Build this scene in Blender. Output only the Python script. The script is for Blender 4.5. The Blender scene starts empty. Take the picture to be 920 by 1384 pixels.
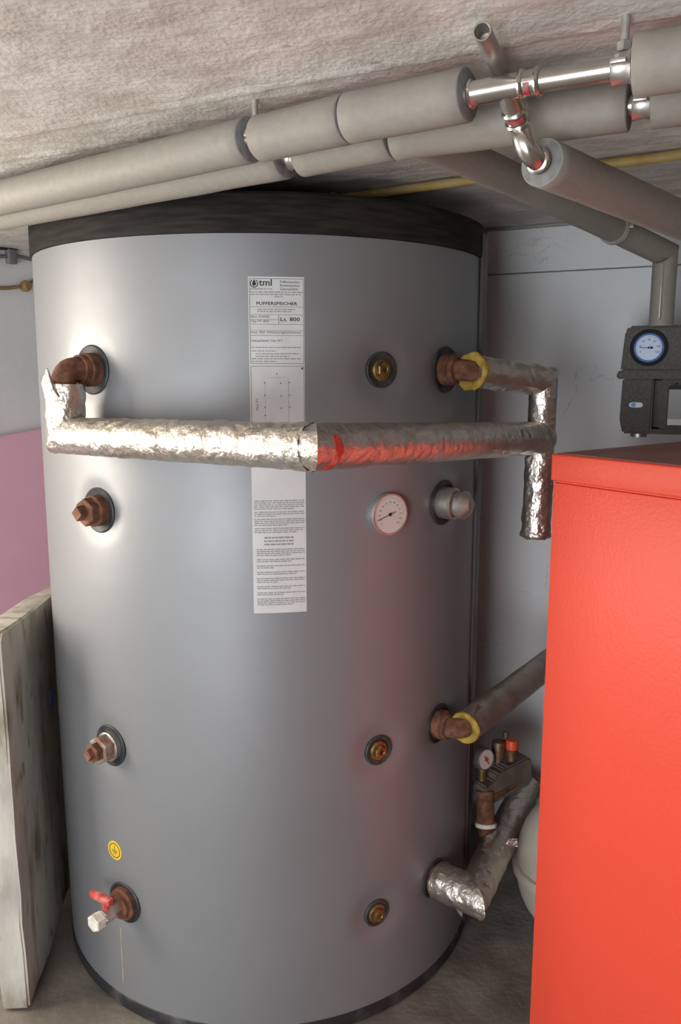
import bpy, bmesh, math, random
from mathutils import Vector, Matrix, noise
random.seed(7)
scene = bpy.context.scene
col = scene.collection
PI = math.pi

# ---------------------------------------------------------------- camera
CAM_D, CAM_H, YAW, PITCH, FPX = 1.978, 1.3436, 0.0895, 0.1723, 1118.9
cam_data = bpy.data.cameras.new('camera')
cam = bpy.data.objects.new('camera', cam_data)
col.objects.link(cam)
cam.location = (0, -CAM_D, CAM_H)
cam.rotation_euler = (PI / 2 - PITCH, 0, -YAW)
cam_data.sensor_fit = 'VERTICAL'
cam_data.sensor_height = 36.0
cam_data.lens = 36.0 * FPX / 1384.0
cam_data.clip_start = 0.01
scene.camera = cam
scene.view_settings.view_transform = 'Standard'
scene.view_settings.look = 'None'
scene.view_settings.gamma = 1.0
scene.view_settings.use_curve_mapping = False
scene.view_settings.exposure = 0.0

# ---------------------------------------------------------------- world and large lights
world = bpy.data.worlds.new('world')
scene.world = world
world.use_nodes = True
wb = world.node_tree.nodes['Background']
wb.inputs['Color'].default_value = (0.90, 0.95, 1.0, 1)
wb.inputs['Strength'].default_value = 2.3


def area_light(name, loc, target, sx, sy, power, color):
    d = bpy.data.lights.new(name, 'AREA')
    d.shape = 'RECTANGLE'
    d.size, d.size_y, d.energy, d.color = sx, sy, power, color
    o = bpy.data.objects.new(name, d)
    col.objects.link(o)
    o.location = loc
    o.rotation_euler = (Vector(target) - Vector(loc)).to_track_quat('-Z', 'Y').to_euler()
    return o


# daylight through the small cellar window in the left wall, and through the doorway behind the viewer
area_light('window_left_offscreen', (-1.543, -0.429, 1.20), (-0.3, -0.42, 0.95), 0.52, 0.80, 22, (1.0, 0.885, 0.73))
area_light('doorway_behind_offscreen', (-0.92, -2.98, 0.80), (0.35, -0.1, 1.0), 0.9, 1.3, 31, (0.96, 0.98, 1.0))

# ---------------------------------------------------------------- helpers
_C = Vector((0, -CAM_D, CAM_H))
_cy, _sy, _cp, _sp = math.cos(YAW), math.sin(YAW), math.cos(PITCH), math.sin(PITCH)
_FW = Vector((_sy * _cp, _cy * _cp, -_sp))
_RT = Vector((_cy, -_sy, 0))
_UP = _RT.cross(_FW)


def ray(x, y):
    return _FW + _RT * ((x - 460) / FPX) - _UP * ((y - 692) / FPX)


def at(x, y, w):            # measured picture point and its distance -> place in the room
    return _C + ray(x, y) * w


def atz(x, y, z):           # the same on a level plane
    r = ray(x, y)
    return _C + r * ((z - CAM_H) / r.z)


def pol(r, deg, z):         # around the tank axis
    a = math.radians(deg)
    return Vector((r * math.cos(a), r * math.sin(a), z))


ROOTS = {}


def empty(name, loc):
    o = bpy.data.objects.new(name, None)
    o.empty_display_size = 0.05
    col.objects.link(o)
    o.location = loc
    ROOTS[o.name] = Vector(loc)
    return o


def tag(o, label, cat=None, group=None, kind=None):
    if label: o['label'] = label
    if cat: o['category'] = cat
    if group: o['group'] = group
    if kind: o['kind'] = kind
    return o


def thing(name, loc, label, cat, group=None):
    return tag(empty(name, loc), label, cat, group)


def root_loc(o):
    while o.parent: o = o.parent
    return ROOTS.get(o.name, Vector((0, 0, 0)))


def obj(name, bm, mats, parent=None, smooth=True, loc=None, angle=40):
    """one mesh object; vertices are given in room coordinates"""
    me = bpy.data.meshes.new(name)
    base = root_loc(parent) if parent else (Vector(loc) if loc is not None else Vector((0, 0, 0)))
    bmesh.ops.translate(bm, verts=bm.verts, vec=-base)
    bmesh.ops.recalc_face_normals(bm, faces=bm.faces)
    if smooth:
        for f in bm.faces: f.smooth = True
        lim = math.radians(angle)
        for e in bm.edges:
            if len(e.link_faces) == 2 and e.calc_face_angle(0) > lim: e.smooth = False
    bm.to_mesh(me)
    bm.free()
    o = bpy.data.objects.new(name, me)
    col.objects.link(o)
    for m in (mats if isinstance(mats, (list, tuple)) else [mats]): me.materials.append(M[m] if isinstance(m, str) else m)
    if parent: o.parent = parent
    else:
        o.location = base
        ROOTS[o.name] = base
    return o


def frames(pts):
    """tangent and two normals at each point of a polyline"""
    n = len(pts)
    T = []
    for i in range(n):
        a = pts[max(i - 1, 0)]; b = pts[min(i + 1, n - 1)]
        T.append((b - a).normalized())
    up = Vector((0, 0, 1)) if abs(T[0].z) < 0.9 else Vector((1, 0, 0))
    N = (up - T[0] * up.dot(T[0])).normalized()
    out = []
    for i in range(n):
        if i:
            N = (N - T[i] * N.dot(T[i]))
            N.normalize()
        out.append((T[i], N, T[i].cross(N)))
    return out


def tube(bm, pts, rad, seg=24, caps=True, disp=None, mitre=False):
    """pts polyline, rad number or list; disp(i, ang, s) adds to the radius"""
    pts = [Vector(p) for p in pts]
    fr = frames(pts)
    rings = []
    s = 0
    for i, p in enumerate(pts):
        if i: s += (p - pts[i - 1]).length
        r = rad[i] if isinstance(rad, (list, tuple)) else rad
        t, a, b = fr[i]
        ring = []
        for k in range(seg):
            an = 2 * PI * k / seg
            rr = r + (disp(i, an, s) if disp else 0)
            ring.append(bm.verts.new(p + a * (rr * math.cos(an)) + b * (rr * math.sin(an))))
        rings.append(ring)
    for i in range(len(rings) - 1):
        for k in range(seg):
            bm.faces.new((rings[i][k], rings[i][(k + 1) % seg], rings[i + 1][(k + 1) % seg], rings[i + 1][k]))
    if caps:
        bm.faces.new(list(reversed(rings[0])))
        bm.faces.new(rings[-1])
    return rings


def lathe(bm, origin, axis, profile, seg=32, closed=False, ref=None, sx=1.0):
    """profile: (radius, along axis) pairs; r = 0 closes to a point"""
    origin = Vector(origin); axis = Vector(axis).normalized()
    up = ref if ref is not None else (Vector((0, 0, 1)) if abs(axis.z) < 0.9 else Vector((1, 0, 0)))
    a = (up - axis * up.dot(axis)).normalized(); b = axis.cross(a)
    rings = []
    for r, h in profile:
        c = origin + axis * h
        if r < 1e-6: rings.append([bm.verts.new(c)])
        else: rings.append([bm.verts.new(c + a * (r * math.cos(2 * PI * k / seg)) + b * (r * sx * math.sin(2 * PI * k / seg))) for k in range(seg)])
    pairs = list(zip(rings, rings[1:]))
    if closed: pairs.append((rings[-1], rings[0]))
    for A, B in pairs:
        for k in range(seg):
            k2 = (k + 1) % seg
            if len(A) == 1 and len(B) == 1: continue
            if len(A) == 1: bm.faces.new((A[0], B[k2], B[k]))
            elif len(B) == 1: bm.faces.new((A[k], A[k2], B[0]))
            else: bm.faces.new((A[k], A[k2], B[k2], B[k]))


def box(bm, c, size, ax=None, bev=0.0, seg=2):
    """box at centre c with half axes given by unit vectors ax"""
    c = Vector(c)
    ax = ax or (Vector((1, 0, 0)), Vector((0, 1, 0)), Vector((0, 0, 1)))
    b2 = bmesh.new()
    bmesh.ops.create_cube(b2, size=1.0)
    for v in b2.verts: v.co = Vector((v.co.x * size[0], v.co.y * size[1], v.co.z * size[2]))
    if bev: bmesh.ops.bevel(b2, geom=b2.edges[:], offset=bev, segments=seg, affect='EDGES', profile=0.5)
    merge(bm, b2, lambda p: c + ax[0] * p.x + ax[1] * p.y + ax[2] * p.z)


def merge(bm, b2, f=lambda p: p):
    vm = {}
    for v in b2.verts: vm[v] = bm.verts.new(f(v.co.copy()))
    for fc in b2.faces:
        try: bm.faces.new([vm[v] for v in fc.verts])
        except ValueError: pass
    b2.free()


def prism(bm, poly, f, t0, t1, bev=0.0):
    """polygon of 2D points, f(u, v, t) -> room point, extruded from t0 to t1"""
    A = [bm.verts.new(f(u, v, t0)) for u, v in poly]
    B = [bm.verts.new(f(u, v, t1)) for u, v in poly]
    n = len(poly)
    fs = [bm.faces.new(A), bm.faces.new(list(reversed(B)))]
    for k in range(n): fs.append(bm.faces.new((A[k], B[k], B[(k + 1) % n], A[(k + 1) % n])))
    if bev:
        es = set()
        for fc in fs: es.update(fc.edges)
        bmesh.ops.bevel(bm, geom=list(es), offset=bev, segments=2, affect='EDGES')


def hexplug(bm, o, ax, r, h, bev=0.0015):
    b2 = bmesh.new()
    lathe(b2, o, ax, [(0, 0), (r, 0), (r, h - bev), (r - bev * 1.5, h), (0, h)], seg=6)
    merge(bm, b2)


def text_mesh(txt, size, bold=False, spacing=1.0, align='LEFT', width=None):
    """flat text as vertices (u, v) and faces"""
    cu = bpy.data.curves.new('t', 'FONT')
    cu.body = txt; cu.size = size; cu.align_x = align
    cu.space_character = spacing
    cu.resolution_u = 2
    cu.offset = 0.012 * size if bold else 0.0
    o = bpy.data.objects.new('t', cu)
    me = o.to_mesh()
    vs = [(v.co.x, v.co.y) for v in me.vertices]
    fs = [list(p.vertices) for p in me.polygons]
    o.to_mesh_clear()
    bpy.data.objects.remove(o)
    bpy.data.curves.remove(cu)
    if width and vs:
        x0 = min(v[0] for v in vs); x1 = max(v[0] for v in vs)
        vs = [((x - x0) * width / (x1 - x0), y) for x, y in vs]
    return vs, fs


def put_text(bm, f, u, v, txt, size, **kw):
    vs, fs = text_mesh(txt, size, **kw)
    V = [bm.verts.new(f(u + a, v + b)) for a, b in vs]
    for q in fs:
        try: bm.faces.new([V[i] for i in q])
        except ValueError: pass


def quad(bm, f, u0, v0, u1, v1, nu=1):
    for k in range(nu):
        a = u0 + (u1 - u0) * k / nu; b = u0 + (u1 - u0) * (k + 1) / nu
        bm.faces.new([bm.verts.new(f(*p)) for p in ((a, v0), (b, v0), (b, v1), (a, v1))])


def resample(pts, step):
    pts = [Vector(p) for p in pts]
    out = [pts[0]]
    for a, b in zip(pts, pts[1:]):
        n = max(1, int((b - a).length / step))
        for i in range(1, n + 1): out.append(a.lerp(b, i / n))
    return out


def arc(p0, corner, p1, n=8):
    """quadratic bend from p0 over corner to p1"""
    p0, corner, p1 = Vector(p0), Vector(corner), Vector(p1)
    return [p0 * ((1 - t) ** 2) + corner * (2 * t * (1 - t)) + p1 * (t * t) for t in [i / n for i in range(n + 1)]]


# ---------------------------------------------------------------- materials
M = {}


def mat(name, color, rough=0.5, metal=0.0, var=0.0, vscale=8.0, color2=None, bump=0.0, bscale=60.0, bdist=0.002,
        spec=0.5, coat=0.0, detail=6.0, stretch=(1, 1, 1), lo=0.4, hi=0.65, rough2=None):
    m = bpy.data.materials.new(name)
    m.use_nodes = True
    nt = m.node_tree
    b = nt.nodes['Principled BSDF']
    b.inputs['Roughness'].default_value = rough
    b.inputs['Metallic'].default_value = metal
    b.inputs['Specular IOR Level'].default_value = spec
    b.inputs['Coat Weight'].default_value = coat
    b.inputs['Coat Roughness'].default_value = 0.15
    b.inputs['Base Color'].default_value = (*color, 1)
    tc = nt.nodes.new('ShaderNodeTexCoord')
    mp = nt.nodes.new('ShaderNodeMapping')
    mp.inputs['Scale'].default_value = stretch
    nt.links.new(tc.outputs['Object'], mp.inputs['Vector'])
    if color2 is not None:
        n = nt.nodes.new('ShaderNodeTexNoise')
        n.inputs['Scale'].default_value = vscale
        n.inputs['Detail'].default_value = detail
        nt.links.new(mp.outputs[0], n.inputs['Vector'])
        r = nt.nodes.new('ShaderNodeValToRGB')
        r.color_ramp.elements[0].position = lo; r.color_ramp.elements[0].color = (*color, 1)
        r.color_ramp.elements[1].position = hi; r.color_ramp.elements[1].color = (*color2, 1)
        nt.links.new(n.outputs['Fac'], r.inputs['Fac'])
        nt.links.new(r.outputs['Color'], b.inputs['Base Color'])
        if rough2 is not None:
            mr = nt.nodes.new('ShaderNodeMapRange')
            mr.inputs['From Min'].default_value = lo; mr.inputs['From Max'].default_value = hi
            mr.inputs['To Min'].default_value = rough; mr.inputs['To Max'].default_value = rough2
            nt.links.new(n.outputs['Fac'], mr.inputs['Value'])
            nt.links.new(mr.outputs[0], b.inputs['Roughness'])
    if bump:
        n2 = nt.nodes.new('ShaderNodeTexNoise')
        n2.inputs['Scale'].default_value = bscale
        n2.inputs['Detail'].default_value = 5.0
        nt.links.new(mp.outputs[0], n2.inputs['Vector'])
        bp = nt.nodes.new('ShaderNodeBump')
        bp.inputs['Strength'].default_value = bump
        bp.inputs['Distance'].default_value = bdist
        nt.links.new(n2.outputs['Fac'], bp.inputs['Height'])
        nt.links.new(bp.outputs[0], b.inputs['Normal'])
    M[name] = m
    return m


mat('silver_jacket', (0.245, 0.252, 0.264), 0.45, 0.33, color2=(0.225, 0.23, 0.238), vscale=3.5, bump=0.06, bscale=9, bdist=0.004, rough2=0.52)
mat('black_lid', (0.012, 0.011, 0.010), 0.75, spec=0.2, color2=(0.026, 0.023, 0.020), vscale=14, stretch=(1, 1, 9), bump=0.15, bscale=160)
mat('black_strip', (0.022, 0.022, 0.024), 0.6, color2=(0.10, 0.10, 0.10), vscale=18, lo=0.5, hi=0.75)
mat('brown_strip', (0.035, 0.014, 0.010), 0.5)
mat('rubber', (0.018, 0.018, 0.019), 0.55, color2=(0.055, 0.056, 0.06), vscale=30)
mat('rust', (0.10, 0.040, 0.022), 0.85, 0.0, color2=(0.22, 0.095, 0.05), vscale=55, bump=0.6, bscale=180)
mat('rust_pale', (0.24, 0.13, 0.085), 0.75, 0.2, color2=(0.38, 0.33, 0.28), vscale=60, bump=0.4, bscale=160)
mat('brass', (0.34, 0.24, 0.09), 0.4, 0.8, color2=(0.20, 0.13, 0.05), vscale=70, bump=0.2, bscale=120)
mat('brass_dark', (0.24, 0.15, 0.09), 0.5, 0.6, color2=(0.13, 0.08, 0.055), vscale=60)
mat('galvanised', (0.48, 0.47, 0.43), 0.38, 0.85, color2=(0.62, 0.62, 0.60), vscale=40)
mat('pipe_steel', (0.52, 0.50, 0.46), 0.24, 0.95, color2=(0.64, 0.63, 0.60), vscale=30)
mat('stub_steel', (0.40, 0.38, 0.34), 0.4, 0.7, color2=(0.33, 0.31, 0.27), vscale=30)
mat('lime_crust', (0.75, 0.72, 0.66), 0.8, color2=(0.5, 0.47, 0.42), vscale=60, bump=0.5, bscale=120)
mat('foil', (0.60, 0.55, 0.48), 0.30, 0.90, color2=(0.70, 0.66, 0.61), vscale=25, bump=0.9, bscale=52, bdist=0.007)
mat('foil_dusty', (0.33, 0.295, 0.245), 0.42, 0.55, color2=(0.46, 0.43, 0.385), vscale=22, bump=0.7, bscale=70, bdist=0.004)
mat('foam_yellow', (0.46, 0.32, 0.06), 0.9, color2=(0.30, 0.19, 0.03), vscale=60, bump=0.8, bscale=150)
mat('red_tape', (0.55, 0.04, 0.03), 0.35, color2=(0.75, 0.30, 0.25), vscale=60, lo=0.5, hi=0.7, bump=0.3, bscale=80)
mat('red_mark', (0.36, 0.03, 0.04), 0.5, color2=(0.30, 0.16, 0.14), vscale=120)
mat('foam_grey', (0.24, 0.222, 0.192), 0.62, color2=(0.275, 0.256, 0.223), vscale=90, bump=0.3, bscale=300, bdist=0.001, lo=0.3, hi=0.75)
mat('foam_end', (0.20, 0.205, 0.20), 0.85, color2=(0.14, 0.145, 0.145), vscale=90)
mat('ochre_pipe', (0.30, 0.20, 0.05), 0.6, color2=(0.38, 0.28, 0.11), vscale=20)
mat('red_dusty', (0.42, 0.16, 0.12), 0.6, color2=(0.36, 0.24, 0.20), vscale=9, stretch=(1, 3, 1))
mat('red_paint', (0.76, 0.076, 0.040), 0.46, coat=0.0, bump=0.35, bscale=170, bdist=0.002)
mat('pump_foam', (0.055, 0.05, 0.044), 0.65, color2=(0.09, 0.083, 0.074), vscale=220, bump=0.3, bscale=260, bdist=0.001)
mat('pump_slot', (0.012, 0.012, 0.012), 0.7)
mat('dial_white', (0.62, 0.58, 0.54), 0.5)
mat('dial_blue', (0.42, 0.52, 0.72), 0.35)
mat('dial_rim_blue', (0.10, 0.22, 0.55), 0.4)
mat('ink', (0.02, 0.02, 0.025), 0.7)
mat('ink_grey', (0.26, 0.26, 0.27), 0.7)
mat('ink_mid', (0.10, 0.10, 0.11), 0.7)
mat('red_ink', (0.45, 0.06, 0.04), 0.7)
mat('paper', (0.60, 0.61, 0.61), 0.55, color2=(0.55, 0.56, 0.55), vscale=20)
mat('sticker_yellow', (0.72, 0.47, 0.04), 0.45)
mat('sticker_white', (0.62, 0.66, 0.70), 0.4)
mat('sticker_blue', (0.06, 0.22, 0.55), 0.4)
mat('panel_grey', (0.17, 0.17, 0.18), 0.4)
mat('handle_red', (0.52, 0.06, 0.05), 0.5, color2=(0.62, 0.30, 0.26), vscale=60, lo=0.5, hi=0.8)
mat('vessel_white', (0.50, 0.47, 0.40), 0.5, color2=(0.42, 0.39, 0.33), vscale=8)
mat('cap_orange', (0.70, 0.10, 0.02), 0.45)
mat('safety_body', (0.15, 0.115, 0.10), 0.6, 0.3, color2=(0.22, 0.18, 0.16), vscale=30, bump=0.2, bscale=60)
mat('pink_foam', (0.92, 0.53, 0.67), 0.7, color2=(0.90, 0.50, 0.64), vscale=5)
mat('cable_grey', (0.16, 0.16, 0.17), 0.6)
mat('cable_ochre', (0.24, 0.15, 0.06), 0.7, color2=(0.30, 0.21, 0.10), vscale=60)
mat('blue_paint', (0.03, 0.06, 0.35), 0.5)
mat('ceiling_plaster', (0.52, 0.48, 0.435), 0.9, color2=(0.66, 0.63, 0.60), vscale=11, bump=0.5, bscale=120, bdist=0.004, stretch=(1, 1, 1))
mat('wall_paint', (0.72, 0.745, 0.765), 0.85, color2=(0.78, 0.795, 0.805), vscale=5, bump=0.25, bscale=40, bdist=0.003)
mat('wall_unseen_dark', (0.16, 0.12, 0.09), 0.9, color2=(0.22, 0.17, 0.13), vscale=6, bump=0.4, bscale=40, bdist=0.004)  # dark brown for the added unseen walls, chosen to dim the tank's right side
mat('wall_joint', (0.45, 0.44, 0.42), 0.9)
mat('slab_stone', (0.42, 0.385, 0.325), 0.85, color2=(0.60, 0.57, 0.51), vscale=7, bump=0.6, bscale=35, bdist=0.006, stretch=(1, 1, 0.35), lo=0.35, hi=0.6)
mat('floor_concrete', (0.15, 0.13, 0.108), 0.9, color2=(0.24, 0.215, 0.185), vscale=9, bump=0.5, bscale=70, bdist=0.004)
mat('drip', (0.40, 0.33, 0.22), 0.7)


def add_cracks(name, color, scale, width, amount):
    """thin irregular hairlines over an existing base colour"""
    nt = M[name].node_tree
    b = nt.nodes['Principled BSDF']
    src = b.inputs['Base Color'].links[0].from_socket
    tc = nt.nodes.new('ShaderNodeTexCoord')
    n = nt.nodes.new('ShaderNodeTexNoise'); n.inputs['Scale'].default_value = 6; n.inputs['Detail'].default_value = 6
    mixv = nt.nodes.new('ShaderNodeMixRGB'); mixv.inputs['Fac'].default_value = 0.25
    v = nt.nodes.new('ShaderNodeTexVoronoi'); v.feature = 'DISTANCE_TO_EDGE'; v.inputs['Scale'].default_value = scale
    nt.links.new(tc.outputs['Object'], n.inputs['Vector'])
    nt.links.new(tc.outputs['Object'], mixv.inputs[1]); nt.links.new(n.outputs['Color'], mixv.inputs[2])
    nt.links.new(mixv.outputs[0], v.inputs['Vector'])
    r = nt.nodes.new('ShaderNodeMapRange')
    r.inputs['From Min'].default_value = 0; r.inputs['From Max'].default_value = width
    r.inputs['To Min'].default_value = amount; r.inputs['To Max'].default_value = 0
    nt.links.new(v.outputs['Distance'], r.inputs['Value'])
    n2 = nt.nodes.new('ShaderNodeTexNoise'); n2.inputs['Scale'].default_value = 4
    nt.links.new(tc.outputs['Object'], n2.inputs['Vector'])
    g = nt.nodes.new('ShaderNodeMapRange'); g.inputs['From Min'].default_value = 0.5; g.inputs['From Max'].default_value = 0.62
    nt.links.new(n2.outputs['Fac'], g.inputs['Value'])
    mu = nt.nodes.new('ShaderNodeMath'); mu.operation = 'MULTIPLY'
    nt.links.new(r.outputs[0], mu.inputs[0]); nt.links.new(g.outputs[0], mu.inputs[1])
    mx = nt.nodes.new('ShaderNodeMixRGB'); mx.inputs[2].default_value = (*color, 1)
    nt.links.new(mu.outputs[0], mx.inputs['Fac']); nt.links.new(src, mx.inputs[1])
    nt.links.new(mx.outputs[0], b.inputs['Base Color'])


add_cracks('wall_paint', (0.25, 0.24, 0.23), 6.0, 0.010, 0.45)


def add_stains(name, color, scale, lo, hi, stretch, amount=0.8):
    """blotches of their own shape over the base colour"""
    nt = M[name].node_tree
    b = nt.nodes['Principled BSDF']
    src = b.inputs['Base Color'].links[0].from_socket
    tc = nt.nodes.new('ShaderNodeTexCoord'); mp = nt.nodes.new('ShaderNodeMapping')
    mp.inputs['Scale'].default_value = stretch; mp.inputs['Location'].default_value = (3.1, 1.7, 0.4)
    n = nt.nodes.new('ShaderNodeTexNoise'); n.inputs['Scale'].default_value = scale; n.inputs['Detail'].default_value = 8
    nt.links.new(tc.outputs['Object'], mp.inputs[0]); nt.links.new(mp.outputs[0], n.inputs['Vector'])
    g = nt.nodes.new('ShaderNodeMapRange'); g.inputs['From Min'].default_value = lo; g.inputs['From Max'].default_value = hi
    g.inputs['To Max'].default_value = amount
    nt.links.new(n.outputs['Fac'], g.inputs['Value'])
    mx = nt.nodes.new('ShaderNodeMixRGB'); mx.inputs[2].default_value = (*color, 1)
    nt.links.new(g.outputs[0], mx.inputs['Fac']); nt.links.new(src, mx.inputs[1])
    nt.links.new(mx.outputs[0], b.inputs['Base Color'])


add_stains('slab_stone', (0.15, 0.125, 0.06), 9, 0.50, 0.66, (1, 1.6, 0.45), 0.75)
add_stains('slab_stone', (0.20, 0.11, 0.05), 22, 0.60, 0.72, (1, 1.4, 0.6), 0.7)
add_stains('ceiling_plaster', (0.28, 0.26, 0.235), 30, 0.66, 0.78, (1, 1, 1), 0.6)

# ---------------------------------------------------------------- the room
HC = 1.705                                   # ceiling height at the back wall of the low cellar
TW = Vector((0.839, -0.545, 0)).normalized()     # along the back wall
NW = Vector((0.545, 0.839, 0)).normalized()      # towards the back wall
DB, DL = 0.545, -1.03                        # back wall and left wall, measured from the tank axis


def room(t, n, z):
    return TW * t + NW * n + Vector((0, 0, z))


def grid(bm, f, nu, nv):
    V = [[bm.verts.new(f(i / nu, j / nv)) for j in range(nv + 1)] for i in range(nu + 1)]
    for i in range(nu):
        for j in range(nv):
            bm.faces.new((V[i][j], V[i + 1][j], V[i + 1][j + 1], V[i][j + 1]))
    return V


def ceil_z(n):               # the slab sags a little away from the wall
    return HC - 0.025 + 0.025 * min(1.0, max(0.0, (n + 0.6) / 1.1))


bm = bmesh.new()


def ceil_pt(u, v):
    t = -1.06 + 3.6 * u; n = -3.2 + 3.78 * v
    q = Vector((t * 9, n * 22, 0))
    d = 0.0018 * noise.fractal(q, 1.0, 2.0, 3) - 0.0035 * max(0.0, noise.noise(q * 2.3 + Vector((0, 0, 5))) - 0.35) + 0.0016 * noise.fractal(q * 5.1, 1.0, 2.0, 3)
    bd = n / 0.105                               # shallow ridges left by the shuttering boards
    d -= 0.003 * max(0.0, 1 - abs(bd - round(bd)) / 0.05) * (1 if n > -0.75 else 0.3)
    return room(t, n, ceil_z(n) + 0.003 + d)


V = grid(bm, ceil_pt, 420, 440)
o = obj('ceiling', bm, 'ceiling_plaster', angle=180)
tag(o, 'low rough plastered concrete ceiling with board marks', kind='structure')
bm = bmesh.new()
grid(bm, lambda u, v: room(-1.2 + 3.8 * u, -3.2 + 3.9 * v, 0.004 * noise.fractal(Vector((u * 30, v * 30, 3)), 1.0, 2.0, 3) - 0.004), 160, 160)
tag(obj('floor', bm, 'floor_concrete', angle=180), 'dusty grey brown concrete floor', kind='structure')

# back wall: dark bed with two painted courses standing proud of the joint
bm = bmesh.new()
box(bm, room(0.75, DB + 0.07, 0.86), (3.9, 0.1, 1.74), (TW, NW, Vector((0, 0, 1))))
wall = obj('wall_back', bm, 'wall_joint', smooth=False)
tag(wall, 'white painted cellar wall behind the tank and boiler', kind='structure')
for z0, z1 in ((-0.005, 1.5865), (1.5895, 1.699)):
    bm = bmesh.new()
    box(bm, room(0.75, DB + 0.015, (z0 + z1) / 2), (3.7, 0.03, z1 - z0), (TW, NW, Vector((0, 0, 1))), bev=0.0015, seg=1)
    obj('wall_panel', bm, 'wall_paint', wall, smooth=False)

# left wall with the little cellar window
WN = (-1.50, -0.90)      # window extent along the wall (n direction)
WZ = (0.78, 1.62)
bm = bmesh.new()
ZL = 1.72
for n0, n1, z0, z1 in ((-3.2, WN[0], -0.01, ZL), (WN[1], 0.62, -0.01, ZL), (WN[0], WN[1], -0.01, WZ[0]), (WN[0], WN[1], WZ[1], ZL)):
    box(bm, room(DL - 0.10, (n0 + n1) / 2, (z0 + z1) / 2), (0.2, n1 - n0, z1 - z0), (TW, NW, Vector((0, 0, 1))))
tag(obj('wall_left', bm, 'wall_paint', smooth=False), 'pale grey painted side wall with small cellar window', kind='structure')
bm = bmesh.new()
box(bm, room(2.1, -1.3, 0.86), (0.2, 3.9, 1.74), (TW, NW, Vector((0, 0, 1))))  # unseen wall added to keep light off the right of the tank
tag(obj('wall_right_blocker', bm, 'wall_unseen_dark', smooth=False), 'unseen dark brown side wall added to dim the right of the tank', kind='structure')

bm = bmesh.new()
box(bm, room(1.70, -2.62, 0.86), (0.8, 0.2, 1.74), (TW, NW, Vector((0, 0, 1))))  # unseen wall piece added behind the camera, blocks fill from the front right
tag(obj('wall_front_blocker', bm, 'wall_unseen_dark', smooth=False), 'unseen dark brown wall piece added to block light from behind the camera', kind='structure')

# window frame and pane in the opening
Z1 = Vector((0, 0, 1))
win = empty('window_1', room(DL - 0.12, (WN[0] + WN[1]) / 2, WZ[0]))
tag(win, 'small cellar window with white frame in the side wall', kind='structure')
bm = bmesh.new()
nm, zm = (WN[0] + WN[1]) / 2, (WZ[0] + WZ[1]) / 2
for dn, dz, sn, sz in ((-0.285, 0, 0.03, 0.84), (0.285, 0, 0.03, 0.84), (0, -0.405, 0.54, 0.03), (0, 0.405, 0.54, 0.03)):
    box(bm, room(DL - 0.13, nm + dn, zm + dz), (0.04, sn, sz), (TW, NW, Z1), bev=0.002, seg=1)
obj('window_frame', bm, 'dial_white', win, smooth=False)

# ---------------------------------------------------------------- the buffer tank
R = 0.5
tank = thing('buffer_tank', (0, 0, 0), 'big silver buffer tank with black lid standing in the cellar corner', 'tank')
bm = bmesh.new()
NS = 180


def jr(z):      # the soft jacket bellies out very slightly at mid height
    k = (z - 0.80) / 0.80
    return R + 0.0035 * (1 - k * k) - 0.001


def jacket_pt(u, v):
    z = 0.028 + (1.574 - 0.028) * v
    a = 2 * PI * u
    return Vector((jr(z) * math.cos(a), jr(z) * math.sin(a), z))


DENTS = [(-130.3, 1.340), (-130.3, 1.075), (-130.3, 0.594), (-128.3, 0.250), (-64.6, 1.340), (-64.6, 0.594), (-64.6, 0.234), (-44.4, 1.340), (-44.4, 1.075), (-44.4, 0.600), (-44.4, 0.238)]


def dent(a, z):          # the jacket is pulled in round each connection
    d = 0.0
    for deg, dz in DENTS:
        da = (math.degrees(a) - deg + 180) % 360 - 180
        if abs(da) > 16 or abs(z - dz) > 0.13: continue
        q = math.hypot(math.radians(da) * R, z - dz)
        d += 0.0075 * math.exp(-(q / 0.052) ** 4 * 0.9) + 0.0015 * math.exp(-(q / 0.09) ** 2)
    return d


NS2 = 360
zs = [0.028 + (1.574 - 0.028) * i / 190 for i in range(191)]
rings = [[bm.verts.new(pol(jr(z) - dent(2 * PI * k / NS2, z), 360.0 * k / NS2, z)) for k in range(NS2)] for z in zs]
for A, B in zip(rings, rings[1:]):
    for k in range(NS2): bm.faces.new((A[k], A[(k + 1) % NS2], B[(k + 1) % NS2], B[k]))
obj('jacket', bm, 'silver_jacket', tank, angle=60)
bm = bmesh.new()
lathe(bm, (0, 0, 0), (0, 0, 1), [(0.49, 1.566), (0.5030, 1.5715), (0.5040, 1.576), (0.5035, 1.632), (0.500, 1.6375), (0.494, 1.640), (0, 1.642)], seg=NS)
tag(obj('lid', bm, 'black_lid', tank), 'black foam lid')
bm = bmesh.new()
lathe(bm, (0, 0, 0), (0, 0, 1), [(0, 0.0), (0.499, 0.0), (0.5015, 0.004), (0.5015, 0.029), (0.496, 0.032)], seg=NS)
tag(obj('base_strip', bm, 'black_strip', tank), 'black base strip')
bm = bmesh.new()


def strip_poly(z0, z1, a0, a1, r0, r1, n=14):
    A = []
    for i in range(n + 1):
        a = math.radians(a0 + (a1 - a0) * i / n)
        A.append([Vector((r * math.cos(a), r * math.sin(a), z)) for z in (z0, z1) for r in (r0, r1)])
    vs = [[bm.verts.new(p) for p in row] for row in A]
    for i in range(n):
        p, q = vs[i], vs[i + 1]
        bm.faces.new((p[1], q[1], q[3], p[3])); bm.faces.new((p[3], q[3], q[2], p[2])); bm.faces.new((p[0], q[0], q[1], p[1]))
    for p in (vs[0], vs[-1]): bm.faces.new((p[0], p[1], p[3], p[2]))


strip_poly(0.033, 1.62, -25.5, -6, 0.501, 0.5075)
tag(obj('closing_strip', bm, 'brown_strip', tank), 'dark brown closing strip of the jacket')


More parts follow.
